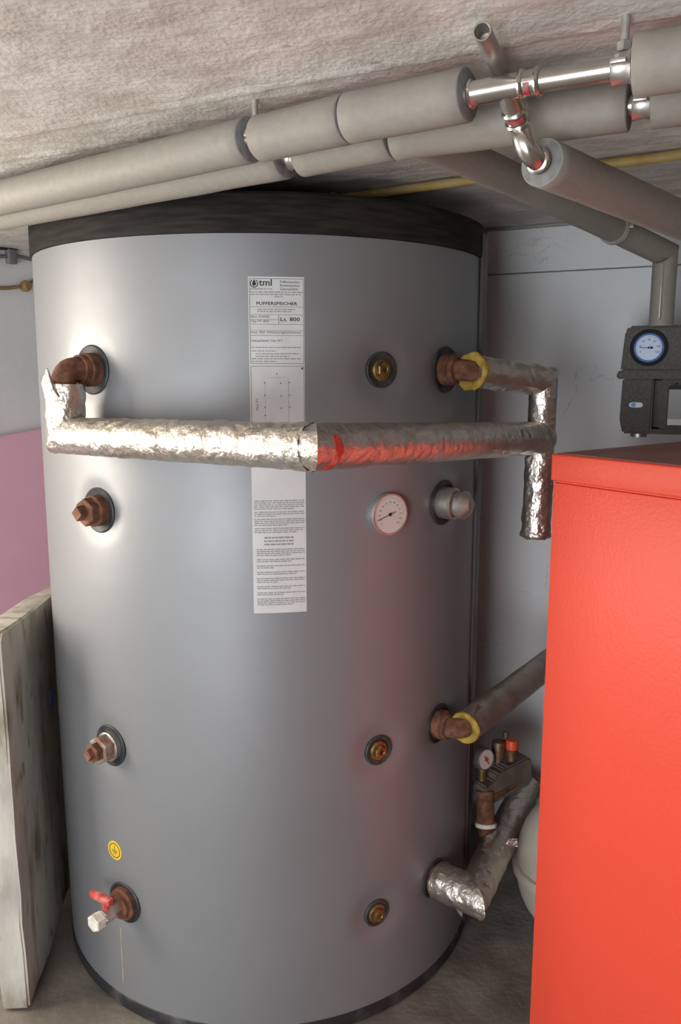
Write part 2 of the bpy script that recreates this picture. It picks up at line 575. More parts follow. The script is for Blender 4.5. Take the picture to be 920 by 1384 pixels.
def rosette(parent, deg, z, dia, tilt=0):
    """black rubber rosette pressed into the jacket round a connection"""
    o = pol(jr(z) - 0.0075, deg, z); ax = pol(1, deg, 0)
    bm = bmesh.new()
    r = dia / 2
    lathe(bm, o, ax, [(r, -0.006), (r, 0.0030), (r - 0.0025, 0.0048), (r - 0.006, 0.0035), (r * 0.60, 0.0002), (0, 0.0002)], seg=40)
    return obj('rosette', bm, 'rubber', parent), o, ax


def socket(deg, z, dia, kind):
    # the rosette is the part, the fittings in it are its sub-parts
    ro, o, ax = rosette(tank, deg, z, dia)
    if kind == 'rusty_plug':
        bm = bmesh.new()
        lathe(bm, o, ax, [(0.030, -0.002), (0.030, 0.018), (0.028, 0.020), (0, 0.020)], seg=28)
        obj('threaded_socket', bm, 'rust', ro)
        bm = bmesh.new()
        hexplug(bm, o + ax * 0.019, ax, 0.027, 0.018)
        obj('plug_flange', bm, 'rust', ro, angle=25)
        bm = bmesh.new()
        b2 = bmesh.new(); lathe(b2, o + ax * 0.036, ax, [(0.015, 0), (0.014, 0.018), (0, 0.018)], seg=4, ref=Vector((0.3, 0.3, 1))); merge(bm, b2)
        obj('square_head', bm, 'rust', ro, angle=25)
    elif kind == 'reducer_plug':
        bm = bmesh.new()
        lathe(bm, o, ax, [(0.030, -0.002), (0.030, 0.012), (0.026, 0.014), (0, 0.014)], seg=28)
        obj('threaded_socket', bm, 'galvanised', ro)
        bm = bmesh.new()
        hexplug(bm, o + ax * 0.013, ax, 0.029, 0.022)
        obj('reducer', bm, 'rust_pale', ro, angle=25)
        bm = bmesh.new()
        hexplug(bm, o + ax * 0.034, ax, 0.020, 0.016)
        lathe(bm, o + ax * 0.05, ax, [(0.013, 0), (0.012, 0.010), (0, 0.010)], seg=4)
        obj('square_head', bm, 'rust', ro, angle=25)
    elif kind == 'brass_plug':
        bm = bmesh.new()
        lathe(bm, o, ax, [(0.020, -0.003), (0.020, 0.005), (0.017, 0.007), (0.009, 0.007)], seg=24)
        hexplug(bm, o + ax * 0.004, ax, 0.014, 0.010)
        lathe(bm, o + ax * 0.0135, ax, [(0.010, 0), (0.010, 0.002), (0.006, 0.002), (0.005, 0.0005), (0, 0.0005)], seg=18)
        obj('brass_plug', bm, 'brass', ro, angle=25)
    elif kind == 'cap':
        bm = bmesh.new()
        lathe(bm, o, ax, [(0.032, -0.002), (0.032, 0.030), (0.028, 0.034), (0, 0.034)], seg=28)
        obj('threaded_socket', bm, 'galvanised', ro)
        bm = bmesh.new()
        lathe(bm, o + ax * 0.033, ax, [(0.0235, 0), (0.0235, 0.006), (0, 0.006)], seg=24)
        obj('rusty_collar', bm, 'rust', ro)
        bm = bmesh.new()
        lathe(bm, o + ax * 0.038, ax, [(0.026, 0), (0.029, 0.003), (0.029, 0.014), (0.024, 0.020), (0.012, 0.030), (0, 0.031)], seg=12)
        obj('hex_cap', bm, 'galvanised', ro, angle=35)
    elif kind == 'pipe':
        bm = bmesh.new()
        lathe(bm, o, ax, [(0.031, -0.002), (0.031, 0.020), (0.026, 0.023), (0, 0.023)], seg=28)
        obj('threaded_socket', bm, 'rust', ro)
    return ro


AL, AM, AR = -130.3, -64.6, -44.4
Z4 = (1.340, 1.075, 0.594, 0.243)
socket(AL, Z4[0], 0.092, 'pipe')
socket(AL, Z4[1], 0.088, 'rusty_plug')
socket(AL, Z4[2], 0.086, 'reducer_plug')
socket(AM, Z4[0], 0.066, 'brass_plug')
socket(AM, Z4[2], 0.062, 'brass_plug')
socket(AM, 0.234, 0.058, 'brass_plug')
socket(AR, Z4[0], 0.092, 'pipe')
socket(AR, Z4[1], 0.092, 'cap')
socket(AR, 0.600, 0.086, 'pipe')
socket(AR, 0.238, 0.086, 'pipe')

# drain tap at the foot
ro, o, ax = rosette(tank, -128.3, 0.250, 0.088)
bm = bmesh.new()
lathe(bm, o, ax, [(0.034, -0.002), (0.034, 0.012), (0.030, 0.014), (0.026, 0.014), (0.026, 0.022), (0, 0.022)], seg=28)
obj('tap_flange', bm, 'rust', ro)
bm = bmesh.new()
lathe(bm, o + ax * 0.02, ax, [(0.012, 0), (0.012, 0.018), (0.016, 0.020), (0.016, 0.042), (0.012, 0.046), (0.012, 0.050), (0, 0.050)], seg=8)
obj('tap_body', bm, 'galvanised', ro, angle=30)
bm = bmesh.new()
hexplug(bm, o + ax * 0.066, ax, 0.018, 0.020)
obj('tap_cap', bm, 'lime_crust', ro, angle=30)
st = o + ax * 0.051
bm = bmesh.new()
tube(bm, [st, st + Vector((0, 0, 0.030))], 0.007, seg=12)
hd = Vector((-0.79, 0.60, 0.02)).normalized()
sd = hd.cross(Z1).normalized()
box(bm, st + Vector((0, 0, 0.034)) + hd * 0.012, (0.056, 0.013, 0.014), (hd, sd, sd.cross(hd).normalized()), bev=0.002)
obj('tap_handle', bm, 'handle_red', ro, angle=30)

# thermometer
tz, td = 1.072, -63.4
o, ax = pol(jr(tz), td, tz), pol(1, td, 0)
bm = bmesh.new()
lathe(bm, o, ax, [(0.038, -0.004), (0.0405, 0.002), (0.0405, 0.011), (0.0395, 0.013), (0.037, 0.013), (0.0365, 0.010), (0, 0.010)], seg=48)
th = obj('thermometer', bm, 'galvanised', tank)
tag(th, 'round dial thermometer with metal rim')
su = Vector((-math.sin(math.radians(td)), math.cos(math.radians(td)), 0))


def dialf(c, su, ax, d):
    return lambda u, v: c + su * u + Z1 * v + ax * d


bm = bmesh.new()
lathe(bm, o + ax * 0.0102, ax, [(0.0365, 0), (0.0365, 0.0004), (0, 0.0004)], seg=40)
obj('dial', bm, 'dial_white', th)
F = dialf(o, su, ax, 0.0109)
bm = bmesh.new()
bmr = bmesh.new()
for k in range(13):
    an = math.radians(225 - 270 * k / 12)
    tgt = bm if k < 8 else bmr
    put_text(tgt, F, 0.0235 * math.cos(an) - 0.0022, 0.0235 * math.sin(an) - 0.002, str(k * 10), 0.0052, align='LEFT')
for k in range(61):
    an = math.radians(225 - 270 * k / 60)
    L = 0.004 if k % 5 == 0 else 0.002
    ca, sa = math.cos(an), math.sin(an)
    q = [(0.0335, -0.0002), (0.0335, 0.0002), (0.0335 - L, 0.0002), (0.0335 - L, -0.0002)]
    bm.faces.new([bm.verts.new(F(r * ca - w * sa, r * sa + w * ca)) for r, w in q])
obj('numerals', bm, 'ink', th, smooth=False)
obj('red_numerals', bmr, 'red_ink', th, smooth=False)
bm = bmesh.new()
an = math.radians(198)
ca, sa = math.cos(an), math.sin(an)
box(bm, o + ax * 0.0120 + (su * ca + Z1 * sa) * 0.008, (0.044, 0.0013, 0.0006), (su * ca + Z1 * sa, su * -sa + Z1 * ca, ax))
lathe(bm, o + ax * 0.0112, ax, [(0.0032, 0), (0.0032, 0.002), (0, 0.002)], seg=14)
obj('needle', bm, 'ink', th, smooth=False)

# the two stickers on the jacket: long data label and round earth sign


def onjacket(a_mid, d):
    return lambda u, v: pol(jr(v) + d, a_mid + math.degrees(u / R), v)


LA = -87.55          # angle of the label's middle
LWD = 0.097
bm = bmesh.new()
F0 = onjacket(LA, 0.0006)
x0, x1, y0, y1 = -LWD / 2, LWD / 2, 0.899, 1.4985
NX, NY = 10, 30
V = [[bm.verts.new(F0(x0 + (x1 - x0) * i / NX, y0 + (y1 - y0) * j / NY)) for j in range(NY + 1)] for i in range(NX + 1)]
for i in range(NX):
    for j in range(NY): bm.faces.new((V[i][j], V[i + 1][j], V[i + 1][j + 1], V[i][j + 1]))
lab = obj('data_label', bm, 'paper', tank)
tag(lab, 'long white printed data label on the jacket')
FT = onjacket(LA, 0.0012)
PX = LWD / 440.0                   # label pixel of the 440-wide enlargement
YT = 1.4985


def LX(px): return x0 + (px - 95) * PX          # enlargement px -> label coordinates


def LY(py): return YT - (py - 72) * PX * 1.0


bm = bmesh.new()
# logo: ring with flame drop, letters
for k in range(28):
    a0 = math.radians(60 + 300 * k / 28 + 60); a1 = math.radians(60 + 300 * (k + 1) / 28 + 60)
    cx, cy = LX(142), LY(125)
    bm.faces.new([bm.verts.new(FT(cx + r * math.cos(a), cy + r * math.sin(a))) for r, a in
                  ((25 * PX, a0), (25 * PX, a1), (32 * PX, a1), (32 * PX, a0))][::1])
obj('logo_ring', bm, 'ink', lab, smooth=False)
bm = bmesh.new()
drop = [(142, 92), (152, 112), (158, 128), (152, 140), (142, 144), (131, 140), (127, 128), (133, 112)]
bm.faces.new([bm.verts.new(FT(LX(a), LY(b))) for a, b in drop])
obj('logo_flame', bm, 'ink', lab, smooth=False)
bm = bmesh.new()
put_text(bm, FT, LX(180), LY(141), 'tml', 72 * PX, bold=True, width=100 * PX)
obj('brand_letters', bm, 'ink', lab, smooth=False)
bm = bmesh.new()
put_text(bm, FT, LX(158), LY(288), 'PUFFERSPEICHER', 34 * PX, bold=True, width=320 * PX)
obj('headline', bm, 'ink', lab, smooth=False)
bm = bmesh.new()
put_text(bm, FT, LX(345), LY(411), 'Lt. 800', 42 * PX, bold=True, width=152 * PX)
obj('volume_print', bm, 'ink', lab, smooth=False)
bm = bmesh.new()
for i, t in enumerate(('Pufferspeicher', 'Kombispeicher', 'Solarspeicher')):
    put_text(bm, FT, LX(345), LY(120 + i * 27), t, 26 * PX, width=(158 - (i == 2) * 14) * PX)
put_text(bm, FT, LX(112), LY(386), 'Mod. PUFFER', 23 * PX, width=148 * PX)
put_text(bm, FT, LX(112), LY(420), 'Typ PT 800', 23 * PX, width=140 * PX)
put_text(bm, FT, LX(112), LY(505), 'nur für Heizungswasser', 22 * PX, width=395 * PX)
put_text(bm, FT, LX(112), LY(570), 'Zulässig Betrieb. 3 bar, 95°C', 24 * PX, width=250 * PX)
FV = lambda u, v: FT(LX(160) - v, LY(1110) + u)
put_text(bm, FV, 0, 0, 'Mod. PT', 28 * PX, width=95 * PX)


def rule(xa, ya, xb, yb, w=2.2):
    if abs(xb - xa) > abs(yb - ya): quad(bm, FT, LX(xa), LY(ya + w / 2), LX(xb), LY(ya - w / 2), nu=8)
    else: quad(bm, FT, LX(xa - w / 2), LY(max(ya, yb)), LX(xa + w / 2), LY(min(ya, yb)), nu=1)


for y in (88, 740, 762): rule(105, y, 528, y, 3)
for x in (106, 527): rule(x, 88, x, 740, 3); rule(x, 762, x, 1240, 3)
for y in (302, 362, 436, 486, 522): rule(112, y, 522, y)
rule(112, 400, 330, 400); rule(331, 362, 331, 436, 3)
# boiler diagram: thin outline and connection dots
rule(230, 850, 380, 850, 1.4); rule(400, 850, 400, 1230, 1.4); rule(215, 880, 215, 1230, 1.0)
for a, b in ((213, 890), (340, 895), (410, 888), (213, 990), (343, 995), (410, 990), (213, 1085), (343, 1092), (410, 1085), (213, 1150), (310, 822)):
    bm.faces.new([bm.verts.new(FT(LX(a + 5 * math.cos(t)), LY(b + 6 * math.sin(t)))) for t in [k * PI / 4 for k in range(8)]])
bm.faces.new([bm.verts.new(FT(LX(513 + 9 * math.cos(t)), LY(779 + 9 * math.sin(t)))) for t in [k * PI / 5 for k in range(10)]])
obj('fine_print', bm, 'ink_mid', lab, smooth=False)['kind'] = 'stuff'
# rows of print too small to read
bm = bmesh.new()


def greek(xa, xb, y, h):
    x = xa
    while x < xb - 6:
        w = min(random.uniform(14, 46), xb - x)
        quad(bm, FT, LX(x), LY(y + h / 2), LX(x + w), LY(y - h / 2))
        x += w + random.uniform(5, 9)


for y, a, b in ((167, 112, 285), (190, 112, 520), (208, 112, 520), (225, 300, 365), (322, 165, 460), (338, 165, 430), (615, 112, 500), (642, 112, 305), (664, 145, 490), (684, 145, 410), (703, 112, 500), (723, 112, 310)):
    greek(a, b, y, 7)
# second sheet: paragraphs, measured down from the pipe
y = 1.108
para = [(5, 0), (3, 0), (4, 0), (3, 0), ('H', 3), (4, 1), (2, 1), (2, 1), (2, 1), (3, 1), (2, 1), (2, 1), (4, 1), (3, 1), (6, 1), (4, 1), (4, 1), (2, 1)]
FTS = FT
py0 = lambda yy: 72 + (YT - yy) / PX
for p, ind in para:
    if p == 'H':
        y -= 0.004
        for i in range(3):
            greek(190, 430, py0(y), 13); y -= 0.0062
        y -= 0.003
        continue
    for i in range(p):
        greek(112 + 14 * ind, 520 - (random.uniform(60, 260) if i == p - 1 else 0), py0(y), 7.5)
        y -= 0.00365
    y -= 0.0022 + 0.0022 * ind
    if y < 0.912: break
obj('small_print', bm, 'ink_grey', lab, smooth=False)['kind'] = 'stuff'

ez, ed = 0.366, -130.0
o, ax = pol(jr(ez), ed, ez), pol(1, ed, 0)
su = Vector((-math.sin(math.radians(ed)), math.cos(math.radians(ed)), 0))
bm = bmesh.new()
lathe(bm, o + ax * 0.0003, ax, [(0.0205, -0.001), (0.0205, 0.0006), (0, 0.0006)], seg=36)
es = obj('earth_sticker', bm, 'sticker_yellow', tank)
tag(es, 'round yellow earth sign sticker')
bm = bmesh.new()
F = dialf(o, su, ax, 0.0013)
lathe(bm, o + ax * 0.0010, ax, [(0.0160, 0), (0.0160, 0.0004), (0.0145, 0.0004), (0.0145, 0)], seg=36)
quad(bm, F, -0.0007, 0.0, 0.0007, 0.010)
for i, w in enumerate((0.009, 0.006, 0.003)): quad(bm, F, -w, -0.0014 - i * 0.0035, w, -i * 0.0035)
obj('earth_symbol', bm, 'ink', es, smooth=False)

# ---------------------------------------------------------------- foil wrapped pipes


def wrinkle(seed, amp, fr=1.0):
    def d(i, an, s):
        q = Vector((math.cos(an) * 1.6 * fr + s * 9 * fr, math.sin(an) * 1.6 * fr - s * 6 * fr, s * 22 * fr + seed))
        v = noise.fractal(q, 1.0, 2.1, 3)
        return amp * (abs(v) * 1.4 - 0.4)
    return d


def sleeve(name, p0, p1, r, parent, m, seed=0, amp=0.0022, cuts=(), step=0.005, seg=44, fr=1.0, mid=None):
    bm = bmesh.new()
    pts = resample([p0] + ([mid] if mid else []) + [p1], step)
    tube(bm, pts, r, seg=seg, caps=True, disp=wrinkle(seed, amp, fr))
    for co, no in cuts:
        g = bmesh.ops.bisect_plane(bm, geom=bm.verts[:] + bm.edges[:] + bm.faces[:], plane_co=co, plane_no=no, clear_outer=True)
        es = [e for e in g['geom_cut'] if isinstance(e, bmesh.types.BMEdge)]
        if es:
            try: bmesh.ops.edgeloop_fill(bm, edges=es)
            except Exception: pass
    return obj(name, bm, m, parent, angle=75)


def mitre(a, c, b):
    """cut plane normals at corner c of the run a-c-b"""
    u = (c - a).normalized(); v = (b - c).normalized()
    n = (u + v).normalized()
    return (c, n), (c, -n)


loop = thing('foil_wrapped_pipe', pol(0.56, AL, 1.2), 'silver foil wrapped pipe running across the front of the tank', 'pipe')
LT = pol(0.558, AL, 1.335)
PL = pol(0.562, AL, 1.222)
PM = Vector((0.066, -0.841, 1.236))
VR = Vector((0.570, -0.302, 1.200))
# rusty elbow at the upper left connection
bm = bmesh.new()
pts = [pol(0.512, AL, 1.34), pol(0.53, AL, 1.341)] + arc(pol(0.535, AL, 1.341), pol(0.562, AL, 1.340), pol(0.562, AL, 1.305), 7)
tube(bm, pts, [0.023, 0.023] + [0.022] * 8, seg=22)
lathe(bm, pol(0.517, AL, 1.34), pol(1, AL, 0), [(0.023, 0), (0.0275, 0.001), (0.0275, 0.010), (0.023, 0.011)], seg=22)
obj('rusty_elbow', bm, 'rust', loop)
# torn tongue of the wrapping above it
bm = bmesh.new()
tip = pol(0.590, AL - 0.6, 1.343)
e1 = pol(0.562, AL, 1.305)
side = pol(1, AL + 90, 0)
A = [e1 + side * 0.020 + Z1 * 0.012, e1 + side * 0.004 + Z1 * 0.030, e1 - side * 0.018 + Z1 * 0.012]
tongue = [tip, e1 + pol(0.036, AL, 0) + side * 0.018 + Z1 * 0.004, e1 + pol(0.030, AL, 0) + side * 0.024 - Z1 * 0.012, e1 + pol(0.034, AL, 0) - side * 0.006 - Z1 * 0.015, e1 + pol(0.036, AL, 0) - side * 0.012 + Z1 * 0.012]
ta = [bm.verts.new(p) for p in tongue]
tb = [bm.verts.new(p - pol(0.003, AL, 0)) for p in tongue]
bm.faces.new(ta); bm.faces.new(list(reversed(tb)))
for k in range(5): bm.faces.new((ta[k], tb[k], tb[(k + 1) % 5], ta[(k + 1) % 5]))
obj('torn_foil', bm, 'foil', loop, smooth=False)
c1, c2 = mitre(LT, PL, PM)
sleeve('foil_sleeve', LT - Z1 * 0.02, PL - Z1 * 0.07, 0.0345, loop, 'foil', 1, 0.003, [c1], fr=1.2)
dirL = (PM - PL).normalized(); dirR = (VR - PM).normalized()
c3, c4 = mitre(PL, PM, VR)
sleeve('foil_sleeve', PL - dirL * 0.07, PM + dirL * 0.05, 0.0335, loop, 'foil', 2, 0.0024, [c2, c3])
sleeve('foil_sleeve', PM - dirR * 0.05, VR, 0.0335, loop, 'foil', 3, 0.0012, [c4])
# red wrapper showing at the mitred corner
bm = bmesh.new()
tube(bm, [PM + dirR * (0.004 + 0.003 * k) for k in range(8)], [0.0342, 0.0352, 0.0346, 0.0355, 0.0348, 0.0352, 0.0346, 0.034], seg=44, caps=False, disp=wrinkle(9, 0.002, 2.2))
# keep the front sector only
cx = PM + dirR * 0.01
kill = [f for f in bm.faces if (f.calc_center_median() - cx).normalized().dot(Vector((0.1, -0.93, -0.1)).normalized()) < 0.50 or (f.calc_center_median() - cx).z > 0.018]
bmesh.ops.delete(bm, geom=kill, context='FACES')
bmesh.ops.solidify(bm, geom=bm.faces[:], thickness=0.0008)
obj('red_wrapper', bm, 'red_tape', loop, angle=75)
bm = bmesh.new()
tube(bm, resample([PM - dirL * 0.03, PM - dirL * 0.001], 0.004), 0.0348, seg=44, caps=False, disp=wrinkle(19, 0.003, 2.0))
bmesh.ops.bisect_plane(bm, geom=bm.verts[:] + bm.edges[:] + bm.faces[:], plane_co=PM, plane_no=c3[1], clear_outer=True)
bmesh.ops.solidify(bm, geom=bm.faces[:], thickness=0.0008)
obj('foil_tape', bm, 'foil', loop, angle=75)
# right hand riser and its return to the upper right connection
VT = Vector((0.570, -0.300, 1.318)); VB = Vector((0.566, -0.300, 0.995))
EL = pol(0.548, AR, 1.338)
c5, c6 = mitre(EL, VT, VB)
dT = (VT - EL).normalized()
sleeve('foil_sleeve', EL + dT * 0.012, VT + dT * 0.06, 0.0315, loop, 'foil', 4, 0.0025, [c5], fr=1.3)
sleeve('foil_sleeve', VT + Z1 * 0.05, Vector((0.568, -0.300, 1.155)), 0.0285, loop, 'foil', 5, 0.0014, [c6])
sleeve('foil_sleeve', Vector((0.568, -0.300, 1.160)), VB, 0.0300, loop, 'foil', 6, 0.0028, (), fr=1.4)
bm = bmesh.new()
lathe(bm, EL + dT * 0.004, (dT + Vector((0.05, 0.35, 0))), [(0.016, 0.006), (0.034, -0.001), (0.0375, 0.003), (0.034, 0.016), (0.016, 0.016)], seg=36, closed=True)
for v in bm.verts: v.co += Vector((noise.noise(v.co * 90), noise.noise(v.co * 90 + Vector((5, 0, 0))), noise.noise(v.co * 90 + Vector((0, 7, 0))))) * 0.0035
tag(obj('foam_ring', bm, 'foam_yellow', loop, angle=75), 'yellow foam core at the cut end')
bm = bmesh.new()
pts = [pol(0.505, AR, 1.34), pol(0.52, AR, 1.34)] + arc(pol(0.525, AR, 1.34), pol(0.549, AR, 1.338), EL + dT * 0.03, 7)
tube(bm, pts, [0.0225, 0.0225] + [0.0205] * 8, seg=22)
lathe(bm, pol(0.515, AR, 1.34), pol(1, AR, 0), [(0.023, 0), (0.028, 0.001), (0.028, 0.010), (0.023, 0.011)], seg=22)
obj('rusty_elbow', bm, 'rust', loop)
bm = bmesh.new()
lathe(bm, VB - Z1 * 0.006, Z1, [(0.0, 0.0), (0.026, 0.0), (0.0315, 0.004), (0.0318, 0.012), (0.029, 0.016)], seg=36)
for v in bm.verts: v.co += Vector((noise.noise(v.co * 80), noise.noise(v.co * 80 + Vector((5, 0, 0))), noise.noise(v.co * 80 + Vector((0, 7, 0))))) * 0.004
obj('folded_foil_end', bm, 'foil', loop, angle=75)

# return pipe at the third right hand connection, going behind the boiler
ret = thing('lagged_return_pipe', pol(0.57, AR, 0.56), 'dull foil lagged pipe with yellow foam end behind the boiler', 'pipe')
E3 = pol(0.556, AR, 0.603)
Q3 = Vector((0.745, -0.020, 0.630))
d3 = (Q3 - E3).normalized()
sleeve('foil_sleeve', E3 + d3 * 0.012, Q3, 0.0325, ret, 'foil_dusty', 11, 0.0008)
bm = bmesh.new()
lathe(bm, E3 + d3 * 0.004, d3, [(0.016, 0.006), (0.033, 0.0), (0.0355, 0.004), (0.0325, 0.012), (0.016, 0.012)], seg=36, closed=True)
for v in bm.verts: v.co += Vector((noise.noise(v.co * 70), noise.noise(v.co * 70 + Vector((5, 0, 0))), noise.noise(v.co * 70 + Vector((0, 7, 0))))) * 0.0025
tag(obj('foam_ring', bm, 'foam_yellow', ret, angle=75), 'yellow foam core at the cut end')
bm = bmesh.new()
pts = [pol(0.512, AR, 0.600), pol(0.527, AR, 0.600)] + arc(pol(0.53, AR, 0.600), pol(0.557, AR, 0.602), E3 + d3 * 0.03, 7)
tube(bm, pts, [0.0225, 0.0225] + [0.021] * 8, seg=22)
lathe(bm, pol(0.515, AR, 0.6), pol(1, AR, 0), [(0.022, 0), (0.027, 0.001), (0.027, 0.010), (0.022, 0.011)], seg=22)
obj('rusty_elbow', bm, 'rust', ret)
bm = bmesh.new()
fl = E3 + d3 * 0.035 + Vector((0.0, -0.02, 0.028))
prism(bm, [(0, 0), (0.030, 0.004), (0.012, 0.020)], lambda u, v, t: fl + d3 * u + Z1 * v + Vector((0.3, -0.9, 0.2)) * t, 0, 0.0015)
obj('torn_foil', bm, 'foil', ret, smooth=False)

# foil elbow at the lowest connection
low = thing('foil_wrapped_elbow', pol(0.57, AR, 0.19), 'crinkled foil wrapped pipe elbow low at the foot of the tank', 'pipe')
C4 = pol(0.592, AR, 0.238)
S4 = pol(0.505, AR, 0.238)
Q4 = Vector((0.690, 0.060, 0.215))
c7, c8 = mitre(S4, C4, Q4)
d4 = (Q4 - C4).normalized()
sleeve('foil_sleeve', S4, C4 + pol(0.06, AR, 0), 0.0395, low, 'foil', 21, 0.003, [c7], fr=1.3)
sleeve('foil_sleeve', C4 - d4 * 0.06, Q4, 0.0385, low, 'foil', 22, 0.002, [c8])
bm = bmesh.new()
f4 = S4 + Vector((0.018, -0.030, -0.034))
prism(bm, [(0, 0.008), (0.036, 0.0), (0.034, -0.022), (0.024, -0.012)], lambda u, v, t: f4 + pol(1, AR, 0) * u + Z1 * v + pol(1, AR - 90, 0) * t, 0, 0.002)
obj('torn_foil', bm, 'foil', low, smooth=False)
bm = bmesh.new()
f5 = C4 + d4 * 0.185 + Vector((0.020, -0.012, 0.022))
prism(bm, [(0, 0), (0.036, 0.006), (0.034, 0.026), (0.010, 0.022)], lambda u, v, t: f5 + Vector((0.86, -0.3, 0)) * u * 0.9 + Z1 * v + Vector((0.3, -0.9, 0.2)) * t, 0, 0.0015)
obj('torn_foil', bm, 'foil', low, smooth=False)

# ---------------------------------------------------------------- safety group on the low pipe
sg = thing('boiler_safety_group', (0.513, -0.205, 0.285), 'brown boiler safety group with small gauge and orange cap', 'safety valve')
b0 = at(657, 1130, 1.975); b1 = at(655, 1068, 1.985)
bm = bmesh.new()
tube(bm, [b0, b0.lerp(b1, 0.18), b0.lerp(b1, 0.2), b0.lerp(b1, 0.36), b0.lerp(b1, 0.38), b1], [0.018, 0.018, 0.022, 0.022, 0.021, 0.021], seg=18)
obj('riser', bm, 'rust', sg)
bm = bmesh.new()
lathe(bm, b0.lerp(b1, 0.2), (b1 - b0), [(0.0225, 0), (0.0255, 0.001), (0.0255, 0.010), (0.0225, 0.011)], seg=18)
obj('pale_ring', bm, 'lime_crust', sg)
g0 = at(646, 1070, 1.985); g1 = at(710, 1038, 2.07)
gd = (g1 - g0).normalized(); gs = gd.cross(Z1).normalized(); gu = gs.cross(gd).normalized()
gc = (g0 + g1) / 2
gl = (g1 - g0).length
bm = bmesh.new()
prof = [(-0.5, -0.034), (0.42, -0.034), (0.5, -0.022), (0.5, 0.036), (0.40, 0.044), (-0.02, 0.044), (-0.08, 0.036), (-0.20, 0.036), (-0.26, 0.018), (-0.46, 0.018), (-0.5, 0.012)]
prism(bm, [(a * gl, b) for a, b in prof], lambda u, v, t: gc + gd * u + gu * v + gs * t, -0.024, 0.024, bev=0.004)
obj('insulating_shell', bm, 'safety_body', sg, angle=30)
bm = bmesh.new()
w0 = b0.lerp(b1, 0.85)
tube(bm, [w0, w0 + gd * 0.05 - Z1 * 0.002, w0 + gd * 0.095 + Z1 * 0.002], [0.016, 0.015, 0.014], seg=16)
obj('side_branch', bm, 'brass_dark', sg)
gp = at(655, 1026, 1.975)
gax = (Vector((-0.15, -1.0, 0.25)) + gs * 0.0).normalized()
gax = Vector((0.50, -0.84, 0.10)).normalized()
bm = bmesh.new()
lathe(bm, gp - gax * 0.022, gax, [(0, 0), (0.024, 0), (0.0265, 0.004), (0.0265, 0.026), (0.0245, 0.028), (0.0235, 0.025), (0, 0.025)], seg=32)
ga = obj('pressure_gauge', bm, 'safety_body', sg)
bm = bmesh.new()
lathe(bm, gp + gax * 0.0035, gax, [(0.023, -0.001), (0.023, 0.0006), (0, 0.0006)], seg=28)
obj('dial', bm, 'dial_white', ga)
bm = bmesh.new()
gsu = gax.cross(Z1).normalized(); gsv = gsu.cross(gax)
gn = (gsu * 0.5 + gsv * 0.86).normalized()
box(bm, gp + gax * 0.0055 - gn * 0.002, (0.003, 0.026, 0.0006), (gn.cross(gax), gn, gax))
lathe(bm, gp + gax * 0.004, gax, [(0.005, 0), (0.005, 0.0025), (0, 0.0025)], seg=14)
obj('needle', bm, 'red_ink', ga, smooth=False)
bm = bmesh.new()
tube(bm, [gp - Z1 * 0.024 - gax * 0.008, gp - Z1 * 0.055 - gax * 0.008], 0.010, seg=14)
obj('gauge_stem', bm, 'brass', sg)
for px, py, m, rr in ((673, 1022, 'brass_dark', 0.016), (691, 1020, 'cap_orange', 0.015)):
    q = at(px, py, 2.02)
    bm = bmesh.new()
    lathe(bm, q - Z1 * 0.014, Z1, [(0.011, 0), (0.011, 0.012), (rr, 0.014), (rr, 0.030), (rr * 0.8, 0.032)], seg=18)
    vb = obj('valve_body', bm, 'brass_dark', sg)
    bm = bmesh.new()
    lathe(bm, q + Z1 * 0.017, Z1, [(rr * 1.02, 0), (rr * 1.02, 0.018), (rr * 0.9, 0.022), (0, 0.022)], seg=16)
    o = obj('valve_cap', bm, m, vb)
    if m == 'cap_orange': tag(o, 'orange red valve cap')
q = at(683, 1000, 2.03)
bm = bmesh.new()
tube(bm, [q - Z1 * 0.035, q + Z1 * 0.020], 0.005, seg=12)
lathe(bm, q + Z1 * 0.010, Z1, [(0.008, 0), (0.008, 0.012), (0, 0.013)], seg=12)
obj('vent_screw', bm, 'brass_dark', sg)

# ---------------------------------------------------------------- expansion vessel
VC = Vector((0.699, -0.259, 0.0)); VRR = 0.127
ves = thing('expansion_vessel', VC, 'cream white round expansion vessel on the floor behind the boiler', 'tank')
bm = bmesh.new()
zr = 0.185
lathe(bm, VC, Z1, [(0, 0.02)] + [(VRR * math.sin(t), zr - (zr - 0.02) * math.cos(t)) for t in [k * PI / 2 / 10 for k in range(1, 11)]], seg=56)
obj('lower_shell', bm, 'vessel_white', ves)
bm = bmesh.new()
lathe(bm, VC, Z1, [(VRR * 0.985, zr), (VRR * 0.985, zr + 0.03)] + [(VRR * 0.985 * math.cos(t), zr + 0.03 + 0.15 * math.sin(t)) for t in [k * PI / 2 / 10 for k in range(1, 10)]] + [(0, zr + 0.181)], seg=56)
obj('upper_shell', bm, 'vessel_white', ves)
bm = bmesh.new()
lathe(bm, VC, Z1, [(VRR - 0.003, zr - 0.014), (VRR + 0.007, zr - 0.012), (VRR + 0.009, zr), (VRR + 0.007, zr + 0.012), (VRR - 0.003, zr + 0.014)], seg=56)
obj('clamping_rim', bm, 'vessel_white', ves)
for k in range(3):
    a = math.radians(30 + 120 * k)
    bm = bmesh.new()
    f = VC + Vector((math.cos(a), math.sin(a), 0)) * 0.06
    tube(bm, [f + Z1 * 0.001, f + Z1 * 0.06], 0.012, seg=12)
    obj('foot', bm, 'vessel_white', ves)

